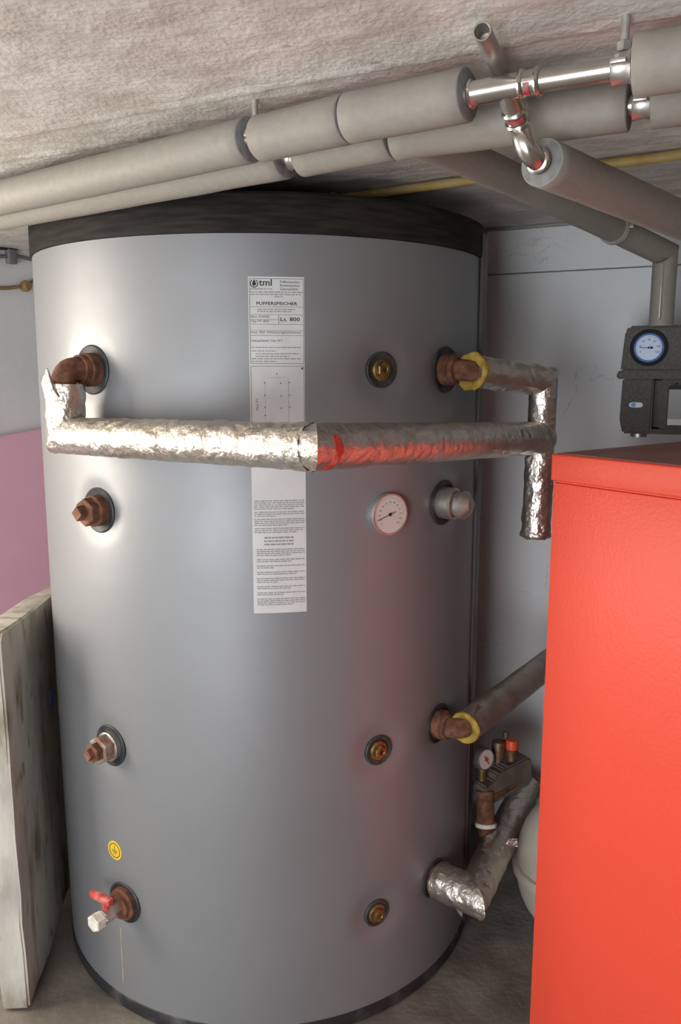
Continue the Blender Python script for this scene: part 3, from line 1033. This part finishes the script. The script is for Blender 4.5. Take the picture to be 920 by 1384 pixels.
# ---------------------------------------------------------------- red boiler
BE = Vector((0.516, -0.857, 0)).normalized(); BN = Vector((0.857, 0.516, 0)).normalized()
BC = Vector((0.507, -0.541, 0)); BT = 1.193
LE, LN = 0.95, 0.66
boil = thing('boiler', BC + BE * LE / 2 + BN * LN / 2, 'bright red metal boiler cabinet with textured paint beside the tank', 'boiler')


def bpt(e, n, z): return BC + BE * e + BN * n + Z1 * z


bm = bmesh.new()
box(bm, bpt(LE / 2 + 0.002, LN / 2 + 0.002, (BT - 0.052) / 2), (LE - 0.004, LN - 0.004, BT - 0.052), (BE, BN, Z1), bev=0.003)
obj('cabinet', bm, 'red_paint', boil, angle=30)
bm = bmesh.new()
box(bm, bpt(LE / 2, LN / 2, BT - 0.0245), (LE, LN, 0.049), (BE, BN, Z1), bev=0.004, seg=3)
obj('top_cover', bm, 'red_paint', boil, angle=30)
bm = bmesh.new()
box(bm, bpt(LE / 2, LN / 2, BT), (LE - 0.014, LN - 0.014, 0.0024), (BE, BN, Z1), bev=0.001, seg=1)
tag(obj('top_panel', bm, 'red_dusty', boil, smooth=False), 'dusty dull red top panel')
bm = bmesh.new()
box(bm, bpt(LE / 2 + 0.004, LN / 2 + 0.004, BT - 0.051), (LE - 0.012, LN - 0.012, 0.006), (BE, BN, Z1))
obj('recess_strip', bm, 'red_paint', boil, smooth=False)

# ---------------------------------------------------------------- pump station on the wall
PCW = 1.83
pq = at(893, 520, PCW)
PF = Vector((-0.50, -0.866, 0)).normalized()       # the way its front faces
PS = PF.cross(Z1) * -1                              # sideways, to the right seen from the front
if PS.dot(_RT) < 0: PS = -PS
pump = thing('pump_station', Vector((pq.x, pq.y, 1.19)) - PF * 0.05, 'dark grey foam shelled pump station with round dial above the boiler', 'pump')
zt = at(850, 440, PCW).z; zm_ = at(850, 505, PCW).z; zb = max(at(850, 597, PCW).z, BT + 0.004)
pc = Vector((pq.x, pq.y, 0)) + PS * 0.030           # middle line of the front
HW = 0.118


def ppt(s, z, d): return pc + PS * s + Z1 * z + PF * d


bm = bmesh.new()
prism(bm, [(-HW, zm_ + 0.004), (-HW + 0.006, zt - 0.012), (-HW + 0.014, zt), (HW - 0.014, zt), (HW - 0.006, zt - 0.012), (HW, zm_ + 0.004)], lambda u, v, t: ppt(u, v, t), -0.16, 0.0, bev=0.005)
prism(bm, [(-HW - 0.006, zm_ - 0.012), (-HW - 0.006, zm_ + 0.002), (-HW + 0.002, zm_ + 0.008), (HW - 0.002, zm_ + 0.008), (HW + 0.006, zm_ + 0.002), (HW + 0.006, zm_ - 0.012)], lambda u, v, t: ppt(u, v, t), -0.16, 0.008, bev=0.003)
up_s = obj('upper_shell', bm, 'pump_foam', pump, angle=30)
bm = bmesh.new()
prism(bm, [(-HW + 0.006, zm_ - 0.010), (-HW + 0.004, zb + 0.03), (-HW + 0.012, zb), (-0.045, zb), (-0.045, zm_ - 0.010)], lambda u, v, t: ppt(u, v, t), -0.16, 0.0, bev=0.004)
prism(bm, [(-0.030, zm_ - 0.010), (-0.030, zb + 0.010), (HW - 0.012, zb + 0.010), (HW - 0.004, zb + 0.03), (HW - 0.006, zm_ - 0.010)], lambda u, v, t: ppt(u, v, t), -0.16, 0.0, bev=0.004)
prism(bm, [(-0.055, zb + 0.001), (-0.055, zb + 0.012), (HW - 0.014, zb + 0.012), (HW - 0.014, zb + 0.001)], lambda u, v, t: ppt(u, v, t), -0.15, -0.002)
obj('lower_shell', bm, 'pump_foam', pump, angle=30)
bm = bmesh.new()
box(bm, ppt(-0.0375, (zm_ + zb) / 2, -0.05), (0.02, 0.06, zm_ - zb - 0.03), (PS, PF, Z1))
obj('slot', bm, 'pump_foam', pump, smooth=False)
dq = ppt(-HW + 0.058, at(872, 470, PCW).z, 0.0)
bm = bmesh.new()
lathe(bm, dq, PF, [(0.040, -0.006), (0.040, 0.003), (0.037, 0.005), (0.033, 0.003), (0.032, -0.001), (0, -0.001)], seg=40)
dl = obj('dial_recess', bm, 'pump_slot', pump)
bm = bmesh.new()
lathe(bm, dq, PF, [(0.0315, -0.001), (0.0315, 0.004), (0.029, 0.0055), (0.0265, 0.004), (0, 0.004)], seg=40)
obj('dial_rim', bm, 'dial_rim_blue', dl)
bm = bmesh.new()
lathe(bm, dq + PF * 0.0042, PF, [(0.0272, 0), (0.0272, 0.0005), (0, 0.0005)], seg=36)
obj('dial', bm, 'dial_blue', dl)
bm = bmesh.new()
F = lambda u, v: dq + PS * u + Z1 * v + PF * 0.0052
for k in range(7):
    an = math.radians(210 - 240 * k / 6)
    put_text(bm, F, 0.018 * math.cos(an) - 0.003, 0.018 * math.sin(an) - 0.002, str(k * 20), 0.0062)
for k in range(31):
    an = math.radians(210 - 240 * k / 30); ca, sa = math.cos(an), math.sin(an)
    bm.faces.new([bm.verts.new(F(r * ca - w * sa, r * sa + w * ca)) for r, w in ((0.026, -0.0002), (0.026, 0.0002), (0.0235, 0.0002), (0.0235, -0.0002))])
obj('numerals', bm, 'ink', dl, smooth=False)
bm = bmesh.new()
box(bm, dq + PF * 0.0062 - PS * 0.004, (0.027, 0.0014, 0.0006), (PS, Z1, PF))
lathe(bm, dq + PF * 0.0056 + PS * 0.006, PF, [(0.003, 0), (0.003, 0.002), (0, 0.002)], seg=12)
lathe(bm, dq + PF * 0.0056, PF, [(0.0024, 0), (0.0024, 0.0022), (0, 0.0022)], seg=12)
obj('needle', bm, 'ink', dl, smooth=False)
bq = ppt(-HW + 0.038, at(860, 548, PCW).z, 0.0)
bm = bmesh.new()
pr = []
for k in range(24):
    an = 2 * PI * k / 24
    pr.append((0.0145 * math.copysign(abs(math.cos(an)) ** 0.6, math.cos(an)), 0.0058 * math.copysign(abs(math.sin(an)) ** 0.7, math.sin(an))))
prism(bm, pr, lambda u, v, t: bq + PS * u + Z1 * v + PF * t, -0.001, 0.0012)
bd = obj('badge', bm, 'sticker_white', pump, smooth=False)
tag(bd, 'white oval badge with blue disc')
bm = bmesh.new()
prism(bm, [(-0.005 + 0.0055 * math.cos(k * PI / 8), 0.005 * math.sin(k * PI / 8)) for k in range(16)], lambda u, v, t: bq + PS * u + Z1 * v + PF * t, 0.001, 0.0017)
obj('blue_disc', bm, 'sticker_blue', bd, smooth=False)
cz0, cz1 = at(905, 575, PCW).z, at(905, 530, PCW).z
bm = bmesh.new()
prism(bm, [(-0.014, cz0 - 0.002), (-0.014, cz1 + 0.012), (-0.008, cz1 + 0.016), (HW - 0.02, cz1 + 0.016), (HW - 0.02, cz0 - 0.002)], lambda u, v, t: ppt(u, v, t), -0.002, 0.003, bev=0.001)
cp_ = obj('control_panel', bm, 'pump_slot', pump, angle=30)
bm = bmesh.new()
prism(bm, [(-0.012, cz0), (-0.012, cz1 + 0.006), (HW - 0.022, cz1 + 0.006), (HW - 0.022, cz0)], lambda u, v, t: ppt(u, v, t), 0.002, 0.0055)
obj('panel_face', bm, 'panel_grey', cp_, smooth=False)
bm = bmesh.new()
prism(bm, [(-0.0118, cz0 + 0.001), (-0.0118, cz0 + 0.014), (HW - 0.023, cz0 + 0.014), (HW - 0.023, cz0 + 0.001)], lambda u, v, t: ppt(u, v, t), 0.005, 0.0062)
obj('name_strip', bm, 'paper', cp_, smooth=False)
for s_, z_ in ((0.002, zm_ - 0.022), (0.000, zb + 0.022)):
    bm = bmesh.new()
    lathe(bm, ppt(s_, z_, 0.0), PF, [(0.0035, -0.002), (0.0035, 0.0015), (0, 0.0015)], seg=10)
    obj('clip', bm, 'pump_slot', pump)
bm = bmesh.new()
box(bm, ppt(0.0, (zt + zb) / 2, -0.18), (0.06, 0.045, 0.10), (PS, PF, Z1), bev=0.003)
obj('wall_bracket', bm, 'galvanised', pump, angle=30)
# short valve socket below
bm = bmesh.new()
s0 = ppt(-0.075, zb, -0.05)
lathe(bm, s0 - Z1 * 0.010, Z1, [(0.018, 0), (0.018, 0.012)], seg=20)
obj('lower_union', bm, 'galvanised', pump)

# ---------------------------------------------------------------- pipes under the ceiling


def foam_tube(name, pts, r, parent, m='foam_grey', ri=0.011, seg=40, step=0.02, ends=(True, True)):
    """foam insulation with a bevelled, visible cut face"""
    pts = resample(pts, step)
    bm = bmesh.new()
    fr = frames(pts)
    rings = []

    def ring(p, t, a, b, rr): return [bm.verts.new(p + a * (rr * math.cos(2 * PI * k / seg)) + b * (rr * math.sin(2 * PI * k / seg))) for k in range(seg)]
    seq = [(pts[0], fr[0], ri)] + [(pts[0], fr[0], r - 0.0015)] + [(pts[0] + fr[0][0] * 0.0015, fr[0], r)]
    for p, f in list(zip(pts, fr))[1:-1]: seq.append((p, f, r))
    seq += [(pts[-1] - fr[-1][0] * 0.0015, fr[-1], r), (pts[-1], fr[-1], r - 0.0015), (pts[-1], fr[-1], ri)]
    for p, f, rr in seq:
        wob = 0.0006 * noise.noise(p * 14)
        rings.append(ring(p, *f, rr + wob))
    for i, (A, B) in enumerate(zip(rings, rings[1:])):
        for k in range(seg):
            fc = bm.faces.new((A[k], A[(k + 1) % seg], B[(k + 1) % seg], B[k]))
            if i == 0 or i == len(rings) - 2: fc.material_index = 1
    return obj(name, bm, [m, 'foam_end'], parent, angle=50)


def along(pts, lens):
    return pts


def bare(name, p0, p1, r, parent, m='pipe_steel', seg=24):
    bm = bmesh.new()
    tube(bm, [p0, p1], r, seg=seg)
    return obj(name, bm, m, parent)


def press_ring(p, d, r, parent, w=0.006, m='pipe_steel'):
    bm = bmesh.new()
    d = Vector(d).normalized()
    lathe(bm, Vector(p) - d * w / 2, d, [(r - 0.001, 0), (r + 0.0012, 0.0008), (r + 0.0024, w / 2), (r + 0.0012, w - 0.0008), (r - 0.001, w)], seg=28)
    return obj('press_ring', bm, m, parent)


ZP1, ZP2 = 1.635, 1.632
R1, R2 = 0.0283, 0.0272
P1 = {k: atz(*v, ZP1) for k, v in {'a': (-90, 291), 'b': (0, 268), 'c': (338, 189), 'd': (352, 187.5), 'e': (471, 160), 'f': (632, 128), 'g': (736, 108.5), 'h': (858, 89), 'i': (960, 73)}.items()}
up = thing('supply_pipe', P1['f'], 'upper grey foam lagged ceiling pipe with bare steel tee', 'pipe')
foam_tube('foam_lagging', [P1['a'], P1['b'], P1['c']], R1, up)
foam_tube('foam_lagging', [P1['d'], P1['e']], R1, up)
foam_tube('foam_lagging', [P1['e'] + (P1['f'] - P1['e']).normalized() * 0.0012, P1['f']], R1, up)
foam_tube('foam_lagging', [P1['h'], P1['i']], R1 + 0.0008, up)
bare('steel_pipe', P1['c'] - (P1['d'] - P1['c']).normalized() * 0.02, P1['d'] + (P1['d'] - P1['c']).normalized() * 0.02, 0.011, up)
d1 = (P1['h'] - P1['f']).normalized()
bare('steel_pipe', P1['g'] - d1 * 0.02, P1['h'] + d1 * 0.02, 0.011, up)
# tee
TC = P1['f'].lerp(P1['g'], 0.52)
ta, tb = P1['f'] + d1 * 0.001, P1['g'] - d1 * 0.004
bm = bmesh.new()
tube(bm, [ta - d1 * 0.012, tb], 0.0128, seg=28)
tee = obj('tee', bm, 'pipe_steel', up)
for q in (ta + d1 * 0.003, tb - d1 * 0.003, tb - d1 * 0.020): press_ring(q, d1, 0.0128, tee)
# branch down to the elbow
BA = at(700, 163, 0.905); BS = at(729, 218, 0.925)
BB = at(920, 298, 1.22)
dB = (BB - BS).normalized()
dn = (BA - TC).normalized()
bm = bmesh.new()
tube(bm, [TC, BA], 0.0125, seg=26)
obj('tee_branch', bm, 'pipe_steel', tee)
press_ring(BA, dn, 0.0128, tee)
press_ring(BA - dn * 0.014, dn, 0.0124, tee)
bm = bmesh.new()
ke = at(709, 214, 0.900)
pts = [BA - dn * 0.006] + arc(BA + dn * 0.010, ke, BS + dB * 0.012, 12) + [BS + dB * 0.05]
tube(bm, pts, 0.0115, seg=26)
obj('elbow', bm, 'pipe_steel', up)
press_ring(BS - dB * 0.001, dB, 0.0122, up)
press_ring(BS - dB * 0.006, dB, 0.0122, up, 0.004)
# red press marks
for c, axd, r in ((ta + d1 * 0.008, d1, 0.0130), (tb - d1 * 0.0125, d1, 0.0130), (BA - dn * 0.007, dn, 0.0130)):
    bm = bmesh.new()
    tube(bm, [c - axd * 0.003, c, c + axd * 0.003], r + 0.0004, seg=28, caps=False)
    vd = (_C - c).normalized()
    sidev = axd.cross(vd).normalized()
    kill = [f for f in bm.faces if (f.calc_center_median() - c).normalized().dot((vd - Z1 * 0.6).normalized()) < 0.80]
    bmesh.ops.delete(bm, geom=kill, context='FACES')
    bmesh.ops.solidify(bm, geom=bm.faces[:], thickness=0.0003)
    obj('press_mark', bm, 'red_mark', tee)
foam_tube('branch_lagging', [BS + dB * 0.004, BS.lerp(BB, 0.5), BB, BB + dB * 0.30], 0.0262, up, 'foam_grey', ri=0.0122)

P2 = {k: atz(*v, ZP2) for k, v in {'a': (-90, 309), 'b': (0, 291), 'c': (386, 214), 'd': (408, 211), 'e': (533, 186), 'f': (850, 143.5), 'g': (882, 139.5), 'h': (960, 129)}.items()}
lo_ = thing('return_pipe', P2['d'], 'lower grey foam lagged ceiling pipe passing just above the tank lid', 'pipe')
foam_tube('foam_lagging', [P2['a'], P2['b'], P2['c']], R2, lo_)
foam_tube('foam_lagging', [P2['d'], P2['e']], R2, lo_)
foam_tube('foam_lagging', [P2['e'] + (P2['f'] - P2['e']).normalized() * 0.0008, P2['f']], R2, lo_)
foam_tube('foam_lagging', [P2['g'], P2['h']], R2, lo_)
for a, b in (('c', 'd'), ('f', 'g')):
    dd = (P2[b] - P2[a]).normalized()
    bare('steel_pipe', P2[a] - dd * 0.02, P2[b] + dd * 0.02, 0.011, lo_)


def hanger(c, d, label, r=0.0135, width=0.020, rod_shift=0.0, top=None):
    """two-part pipe clamp with nut and threaded rod up to the ceiling"""
    d = Vector(d).normalized()
    h = thing('pipe_hanger', c + Z1 * 0.0, label, 'pipe clamp', 'clamps holding the ceiling pipes')
    side = d.cross(Z1).normalized(); vv = side.cross(d).normalized()
    if vv.z < 0: vv = -vv
    bm = bmesh.new()
    lathe(bm, c - d * width / 2, d, [(r - 0.0015, 0), (r + 0.0035, 0), (r + 0.0015, width * 0.25), (r + 0.0015, width * 0.75), (r + 0.0035, width), (r - 0.0015, width)], seg=32, closed=True)
    cl = obj('clamp_band', bm, 'galvanised', h)
    for s in (-1, 1):
        bm = bmesh.new()
        box(bm, c + side * s * (r + 0.006), (0.012, width * 0.8, 0.005), (side, d, vv), bev=0.001)
        hexplug(bm, c + side * s * (r + 0.007) + vv * 0.002, vv, 0.0045, 0.005)
        obj('clamp_lug', bm, 'galvanised', cl, angle=30)
    bm = bmesh.new()
    hexplug(bm, c + Z1 * (r + 0.001), Z1, 0.0075, 0.010)
    obj('nut', bm, 'galvanised', h, angle=30)
    bm = bmesh.new()
    zz = ceil_z(NW.dot(c)) + 0.004
    p0 = c + Z1 * (r + 0.008)
    tube(bm, [p0, Vector((p0.x, p0.y, zz))], 0.0042, seg=12)
    obj('threaded_rod', bm, 'galvanised', h)
    return h


hanger(P1['c'].lerp(P1['d'], 0.5), P1['d'] - P1['c'], 'steel pipe clamp on the upper ceiling pipe directly above the tank lid', width=0.010)
hanger(atz(842, 91.5, ZP1), d1, 'steel pipe clamp on the bare steel stretch of the upper ceiling pipe', width=0.019)
hanger(P2['c'].lerp(P2['d'], 0.5), P2['d'] - P2['c'], 'steel pipe clamp on the lower ceiling pipe directly above the tank lid', width=0.012)
hanger(P2['f'].lerp(P2['g'], 0.55), P2['g'] - P2['f'], 'steel pipe clamp on the lower ceiling pipe near the tee', width=0.019)

# capped off stub with an open end beside the tee
s0, s1 = atz(651, 42, 1.663), atz(690, 124, 1.668)
stub = thing('pipe_stub', s0, 'short open-ended steel tube sticking out beside the tee', 'pipe')
ds = (s1 - s0).normalized()
bm = bmesh.new()
lathe(bm, s0, ds, [(0.0072, 0.030), (0.0072, 0.0005), (0.0078, 0), (0.0088, 0), (0.0092, 0.0006), (0.0092, (s1 - s0).length)], seg=26)
obj('tube', bm, 'stub_steel', stub)
bm = bmesh.new()
lathe(bm, s0 + ds * 0.028, ds, [(0.0072, 0.0), (0.0, 0.001)], seg=26)
obj('tube_bore', bm, 'stub_steel', stub)

# dark lagged pipe coming down to the pump station
A0 = atz(548, 176.5, 1.655); A1 = atz(700, 246, 1.650); A2 = at(838, 313, 1.66)
ptop = at(893, 437, 1.775)
A3 = Vector((ptop.x, ptop.y, at(893, 345, 1.775).z))
dk = thing('lagged_pump_pipe', A3, 'foam lagged pipe bending down from the ceiling into the pump station', 'pipe')
cA, cB = mitre(A2, A3, Vector((A3.x, A3.y, 1.3)))


def cut_foam(name, pts, r, parent, m, cuts):
    bm = bmesh.new()
    tube(bm, resample(pts, 0.02), r, seg=36)
    for co, no in cuts: 
        g = bmesh.ops.bisect_plane(bm, geom=bm.verts[:] + bm.edges[:] + bm.faces[:], plane_co=co, plane_no=no, clear_outer=True)
        es = [e for e in g['geom_cut'] if isinstance(e, bmesh.types.BMEdge)]
        try: bmesh.ops.edgeloop_fill(bm, edges=es)
        except Exception: pass
    return obj(name, bm, m, parent, angle=60)


dA = (A3 - A2).normalized()
cut_foam('foam_lagging', [A0, A1, A2, A3 + dA * 0.05], 0.0262, dk, 'foam_grey', [cA])
cut_foam('foam_lagging', [A3 + Z1 * 0.06, Vector((A3.x, A3.y, zt - 0.004))], 0.0250, dk, 'foam_grey', [cB])
fv = (_C - A3); fv.z = 0; fv.normalize()
bm = bmesh.new()
box(bm, Vector((A3.x, A3.y, (A3.z + zt) / 2 - 0.006)) + fv * 0.0240 - _RT * 0.003, (0.005, 0.003, A3.z - zt - 0.03), (_RT, fv, Z1), bev=0.001)
obj('seam_clip', bm, 'galvanised', dk)
hq = A1.lerp(A2, 0.93)
hanger(hq, A2 - A1, 'steel clamp ring on the lagged pipe running down to the pump', r=0.0275, width=0.008)

# thin ochre pipe along the ceiling behind everything
yp = thing('ochre_pipe', atz(640, 243, 1.68), 'thin ochre yellow pipe running along the ceiling behind the tank', 'pipe')
bm = bmesh.new()
tube(bm, [atz(x, y, 1.681) for x, y in ((410, 275), (520, 259.5), (640, 243), (800, 224), (920, 209), (1020, 197))], 0.0083, seg=18)
obj('pipe', bm, 'ochre_pipe', yp)
for px, py in ((452, 269), (1005, 199)):
    q = atz(px, py, 1.681)
    bm = bmesh.new()
    lathe(bm, q - TW * 0.006, TW, [(0.0085, 0), (0.0110, 0), (0.0110, 0.012), (0.0085, 0.012)], seg=18, closed=True)
    box(bm, q + Z1 * 0.011, (0.012, 0.010, 0.012), (TW, NW, Z1))
    obj('clip', bm, 'ochre_pipe', yp)

# ---------------------------------------------------------------- things on the left
# leaning stone slab
slab_pts = [(-0.372, 0.0), (-0.20, 0.002), (-0.115, 0.030), (-0.02, 0.040), (0.20, 0.012), (0.24, 0.05), (0.24, 0.770), (0.02, 0.798), (-0.36, 0.832), (-0.375, 0.815), (-0.378, 0.4)]
bm = bmesh.new()
XI, XT = -0.519, 0.058


def slab_f(u, v, t):
    return Vector((XI - t - 0.004 * (v / 0.8), u, v))


prism(bm, slab_pts, slab_f, 0.0, XT, bev=0.005)
bmesh.ops.triangulate(bm, faces=[f for f in bm.faces if len(f.verts) > 4])
bmesh.ops.subdivide_edges(bm, edges=[e for e in bm.edges if e.calc_length() > 0.06], cuts=5, use_grid_fill=True)
for v in bm.verts: v.co += Vector((noise.noise(v.co * 13), noise.noise(v.co * 13 + Vector((9, 0, 0))), noise.noise(v.co * 13 + Vector((0, 9, 0))) if v.co.z > 0.05 else 0)) * 0.0028
slab = thing('stone_slab', (XI - XT / 2, -0.05, 0.0), 'stained pale stone slab standing on edge against the tank', 'slab')
obj('slab', bm, 'slab_stone', slab, angle=35)
bm = bmesh.new()
_r = ray(70, 945); _t = (XI + 0.001 - _C.x) / _r.x
sb = _C + _r * _t
prism(bm, [(-0.014, -0.016), (-0.002, -0.020), (0.012, 0.014), (0.006, 0.022)], lambda u, v, t: sb + Vector((t, u, v)), -0.004, 0.0018)
tag(obj('blue_paint_mark', bm, 'blue_paint', slab, smooth=False), 'blue paint mark')

# pink board against the left wall
bm = bmesh.new()
nA, nB = -0.42, 0.50
za = 1.120


def pk(u, v, t): return room(DL + 0.012 + t + 0.0 * v, u, v)


prism(bm, [(nA, 0.0), (nB, 0.0), (nB, 1.172), (nA, 1.098)], pk, 0.0, 0.035, bev=0.002)
tag(obj('foam_board', bm, 'pink_foam', loc=room(DL + 0.03, 0.05, 0.0)), 'pink insulation board leaning on the wall behind the slab', 'board')

# cables at the top of the left wall


def cable(name, pts, r, m, label):
    bm = bmesh.new()
    P = [Vector(p) for p in pts]
    q = []
    for i in range(len(P) - 1):
        a = P[max(i - 1, 0)]; b = P[i]; c = P[i + 1]; d = P[min(i + 2, len(P) - 1)]
        for k in range(6):
            t = k / 6
            q.append(0.5 * ((2 * b) + (c - a) * t + (2 * a - 5 * b + 4 * c - d) * t * t + (3 * b - a - 3 * c + d) * t ** 3))
    q.append(P[-1])
    tube(bm, q, r, seg=12)
    t = thing(name, P[len(P) // 2], label, 'cable')
    obj('sheath', bm, m, t)
    return t


def onleft(px, py, d=0.008):
    n = TW; r = ray(px, py)
    return _C + r * ((DL + d - n.dot(_C)) / n.dot(r))


c1_ = cable('wall_cable', [onleft(-60, 389), onleft(0, 389.5), onleft(22, 388), onleft(36, 385), onleft(50, 378), onleft(90, 372)], 0.0055, 'cable_ochre', 'ochre cable with round knob fixed on the left wall')
bm = bmesh.new()
kq = onleft(33, 387, 0.004)
lathe(bm, kq, TW, [(0.017, -0.003), (0.0175, 0.010), (0.013, 0.019), (0, 0.021)], seg=9)
obj('knob_insulator', bm, 'cable_ochre', c1_, angle=30)
c2_ = cable('wall_cable', [onleft(-60, 347), onleft(0, 346.5), onleft(14, 346), onleft(24, 346.5), onleft(40, 350), onleft(80, 356)], 0.0055, 'cable_grey', 'grey cable running through a small square clip under the ceiling')
bm = bmesh.new()
kq = onleft(15, 347, 0.010)
box(bm, kq, (0.022, 0.030, 0.042), (TW, NW, Z1), bev=0.003)
obj('square_clip', bm, 'cable_grey', c2_, angle=30)
cable('wall_cable', [onleft(-60, 334), onleft(0, 336), onleft(20, 336), onleft(44, 334), onleft(80, 332)], 0.004, 'brown_strip', 'thin brown cable along the corner of wall and ceiling')

# rust drip and specks below the drain tap
bm = bmesh.new()
F = lambda u, v: pol(jr(v) + 0.0006 - dent(math.radians(-129.6 + math.degrees(u / R)), v), -129.6 + math.degrees(u / R), v)
for k in range(10):
    za_, zb_ = 0.188 - k * 0.013, 0.188 - (k + 1) * 0.013
    w0, w1 = 0.0012 * (1 + math.sin(k * 1.7) * 0.5), 0.0012 * (1 + math.sin((k + 1) * 1.7) * 0.5)
    bm.faces.new([bm.verts.new(F(*p)) for p in ((-w0, za_), (w0, za_), (w1, zb_), (-w1, zb_))])
obj('drip_stain', bm, 'drip', tank)
